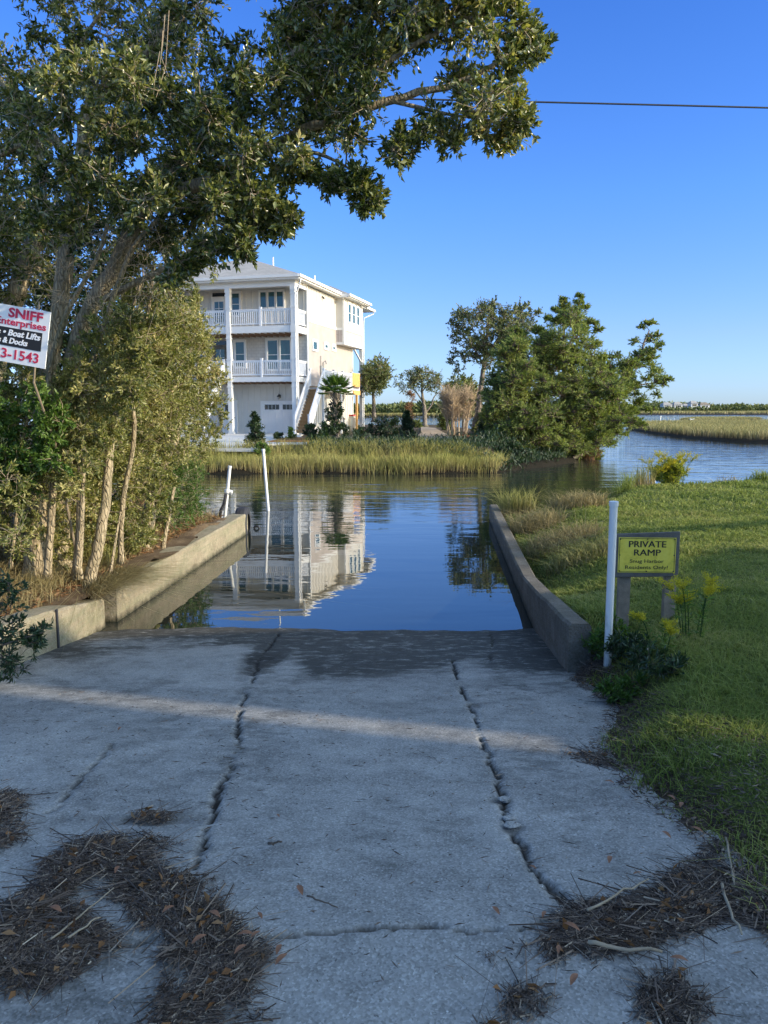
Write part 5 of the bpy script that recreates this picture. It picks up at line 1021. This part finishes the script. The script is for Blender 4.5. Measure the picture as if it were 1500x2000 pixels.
wrack('thin broken straw trailing left below the right hand heap',[(940,1860),(1080,1830),(1120,1900),(1050,1990),(980,2060),(900,2060),(940,1960)],3600,.006,main=.8,bare=.5)
# loose twigs scattered over the ramp, too many to count
x,y=scatter(ipoly([(-100,1350),(1180,1350),(1400,1700),(1500,2000),(-100,2050)]),1500); n=len(x); a=rng.normal(size=n)*.9
tag(leaves('loose_straw',np.stack([x,y,ramp_z(y)+.012],1),np.stack([np.cos(a),np.sin(a),np.zeros(n)],1),.01+.05*rng.random(n)**3,.003+.003*rng.random(n),M['straw']),'bits of loose straw and grit scattered over the concrete ramp','debris',kind='stuff')
x,y=scatter([(EDGE[i][0]-.04,EDGE[i][1]) for i in range(2,12)]+[(2.6,2.4),(2.2,3.0),(1.95,3.6),(1.75,4.4),(1.7,5.1)],7000); n=len(x); a=rng.random(n)*6.28
tag(leaves('edge_litter',np.stack([x,y,np.maximum(lawnz(x,y),ramp_z(y)+.006)+.006+.02*rng.random(n)],1),np.stack([np.cos(a),np.sin(a),rng.normal(size=n)*.15],1),.012+.06*rng.random(n)**2,.003+.007*rng.random(n)**2,M['straw']),'dead straw and leaf litter along the lawn edge','debris',kind='stuff')
def stick(label,a,b,r,mat='twig'):
    a=gp(*a)+Vector((0,0,.03));b=gp(*b)+Vector((0,0,.035)); k=7; P=[a.lerp(b,i/k)+Vector(rng.normal(size=3))*r*.8 for i in range(k+1)]; tag(MB().tube(P,[r*(1.1-.4*i/k) for i in range(k+1)],7).build('stick',M[mat],smooth=True),label,'stick')
stick('pale stick lying at the bottom edge of the right straw heap',(1148,1862),(1288,1878),.006)
stick('thin pale stick crossing the upper side of the right straw heap',(1148,1795),(1268,1735),.004)
stick('long pale stick pointing down at the right edge of the straw heap',(1408,1745),(1446,1842),.005)
stick('thin bent stick standing up the right edge of the straw heap',(1418,1650),(1432,1745),.004)
stick('thin straw stalk crossing the gap in the left straw band',(100,1852),(225,1752),.003)
stick('short straight stalk lying below the gap in the left straw band',(135,1848),(195,1810),.003)
stick('small dark stick lying alone in the middle of the ramp',(526,1660),(549,1661),.005,'twig_dark')
stick('forked dark twig lying beside the curled leaf below the ramp middle',(600,1765),(660,1792),.003,'twig_dark')
def dleaf(u,v,s_,label,group=None,up=0):
    p=gp(u,v); me_=MB(); a=rng.random()*6.28; c_=math.cos(a);n_=math.sin(a); V=[];k=6
    for i in range(k+1):
        t=i/k; wd=.32*math.sin(math.pi*min(1,t*.95+.03))**.8; curl=.22*math.sin(t*3)
        for sgn,lf in ((-1,.14),(0,0),(1,.14)): V.append(((t-.5)*s_*2, sgn*wd*s_*1.1,(curl+lf*(1 if sgn else 0)*wd*3)*s_+.012))
    F=[(i*3+j,i*3+j+1,i*3+j+4,i*3+j+3) for i in range(k) for j in range(2)]
    o=me_.add([(x_*c_-y_*n_,x_*n_+y_*c_,z_) for x_,y_,z_ in V],F).build('dead_leaf',M['dead_leaf'],smooth=True); o.location=(p.x,p.y,p.z+up); tag(o,label,'leaf',group)
M['dead_leaf']=paint('dead_leaf_brown',(.26,.12,.06),.7,.4,40)
dleaf(586,1745,.030,'curled brown leaf beside the forked twig low on the ramp'); dleaf(543,1598,.014,'small brown leaf in the middle slab above the dark stick'); dleaf(508,1795,.018,'brown leaf on the ramp just right of the left straw band')
dleaf(968,1785,.022,'brown leaf above the cross crack near its right end'); dleaf(1062,1793,.018,'brown leaf where the cross crack meets the right straw heap'); dleaf(1245,1712,.017,'orange brown leaf on the slab above the right straw heap'); dleaf(1190,1532,.022,'tan leaf at the lawn edge below the light strip'); dleaf(1040,1700,.016,'brown leaf lying in the right hand crack')
for u,v in ((470,1880),(480,1850),(545,1880),(550,1900),(330,1800),(420,1810),(110,1800),(230,1720),(1310,1575),(1330,1590),(1115,1835),(1190,1700),(1325,1900),(1090,1880),(1300,1650),(235,1437),(1120,1940),(390,1860),(500,1850),(1360,1640)):
    dleaf(u,v,.018+.01*rng.random(),'small curled brown dead leaf in or beside a straw heap','dead leaves caught in the straw heaps',.03)
for u,v,s_,lb_ in ((985,1562,.022,'upper loose concrete chunk in the right hand crack'),(993,1600,.02,'middle loose concrete chunk in the right hand crack'),(1000,1613,.024,'lowest loose concrete chunk in the right hand crack'),(937,1410,.02,'loose concrete chunk high in the right hand crack')):
    p=gp(u,v); V=[];k=9
    for z_,q in ((-.25,.8),(.35,1.),(.6,.7)):
        for j in range(k): a=6.283*j/k; rr=s_*q*(.75+.5*rng.random()); V.append((p.x+math.cos(a)*rr*1.3,p.y+math.sin(a)*rr,p.z+z_*s_*.8))
    F=[(i*k+j,i*k+(j+1)%k,(i+1)*k+(j+1)%k,(i+1)*k+j) for i in range(2) for j in range(k)]+[tuple(2*k+j for j in range(k))]; tag(MB().add(V,F).build('concrete_chunk',M['concrete']),lb_,'rubble')

# ---- unseen gabled house and garage added at the right to shade the ramp ----
sv=Vector((math.cos(SUN_AZ),-math.sin(SUN_AZ),0)); qv=Vector((math.sin(SUN_AZ),math.cos(SUN_AZ),0))
def gable(name,label,A0,A1,q0,q1,eave,ridge,qr,root=None):
    if root is None: root=empty(name,(0,0,0)); tag(root,label,'house')
    W_=lambda a,q,z:tuple(sv*a+qv*q+Vector((0,0,z)))
    pts=[(q0,-.2),(q1,-.2),(q1,eave[1]),(qr,ridge-.12),(q0,eave[0])]; v=[W_(a,q,z) for a in (A0,A1) for q,z in pts]; MB().add(v,[(0,1,2,3,4),(9,8,7,6,5)]+[(i,(i+1)%5,5+(i+1)%5,5+i) for i in range(5)]).build('wall',M['batten'],root)
    def slab(qa,za,qb,zb): v=[W_(a,q,z) for a in (A0-.3,A1+.3) for q,z in ((qa,za),(qb,zb),(qb,zb+.14),(qa,za+.14))]; MB().add(v,[(0,1,2,3),(7,6,5,4),(0,4,5,1),(1,5,6,2),(2,6,7,3),(3,7,4,0)]).build('roof',M['roof'],root)
    slab(qr,ridge-.1,q1,eave[1]+.02); slab(qr,ridge-.1,q0,eave[0]+.02)
    for q in np.arange(q0+1.2,q1-1.2,2.2):
        for z in (1.0,3.0):
            if z+1.5<min(eave): MB().add([W_(A0-.03,q,z),W_(A0-.03,q+1,z),W_(A0-.03,q+1,z+1.3),W_(A0-.03,q,z+1.3),W_(A0-.002,q,z),W_(A0-.002,q+1,z),W_(A0-.002,q+1,z+1.3),W_(A0-.002,q,z+1.3)],[(0,1,2,3),(7,6,5,4),(0,4,5,1),(1,5,6,2),(2,6,7,3),(3,7,4,0)]).build('window',M['glass'],root)
    return root
nb=gable('unseen_shade_house','unseen white gabled house added beyond the lawn to shade the ramp',15.,25.,4.26,8.6,(6.65,5.0),6.85,5.6)
gable('','',15.05,24.8,8.61,10.9,(5.,4.75),5.12,8.9,nb)
gable('unseen_shade_garage','unseen white gabled garage wing added behind the viewer for shade',15.,25.,-9,4.0,(8.0,8.0),10.8,-2.5)  # added block; the slot beside it lets the light strip through

A2=12.  # unseen oak, added for the thin shadow band across the lawn
Wq=lambda a,q,z:sv*a+qv*q+Vector((0,0,z))
cl_=[(*Wq(A2+rng.normal()*.5,q,z),.3) for q,z in ((10.9,4.75),(10.6,4.9),(11.4,4.6),(10.3,4.9),(15.2,3.9),(16.5,4.2),(18,4.6),(17.,5.),(19,5.2),(18.2,5.6),(20,4.4))]
tree('live_oak_tree','unseen leaning live oak with a low limb added to shadow the lawn','tree',[([Wq(A2,19.5,-.4),Wq(A2,18.2,1.4),Wq(A2,16.6,2.5),Wq(A2,15.2,3.1),Wq(A2,13.6,3.6),Wq(A2,12.4,4.1),Wq(A2,11.0,4.6)],.2,.07),([Wq(A2,17.,2.3),Wq(A2,17.6,3.6),Wq(A2,18.5,5.)],.12,.05)],cl_,'oak_leaf','bark',ntw=16,nlf=12)
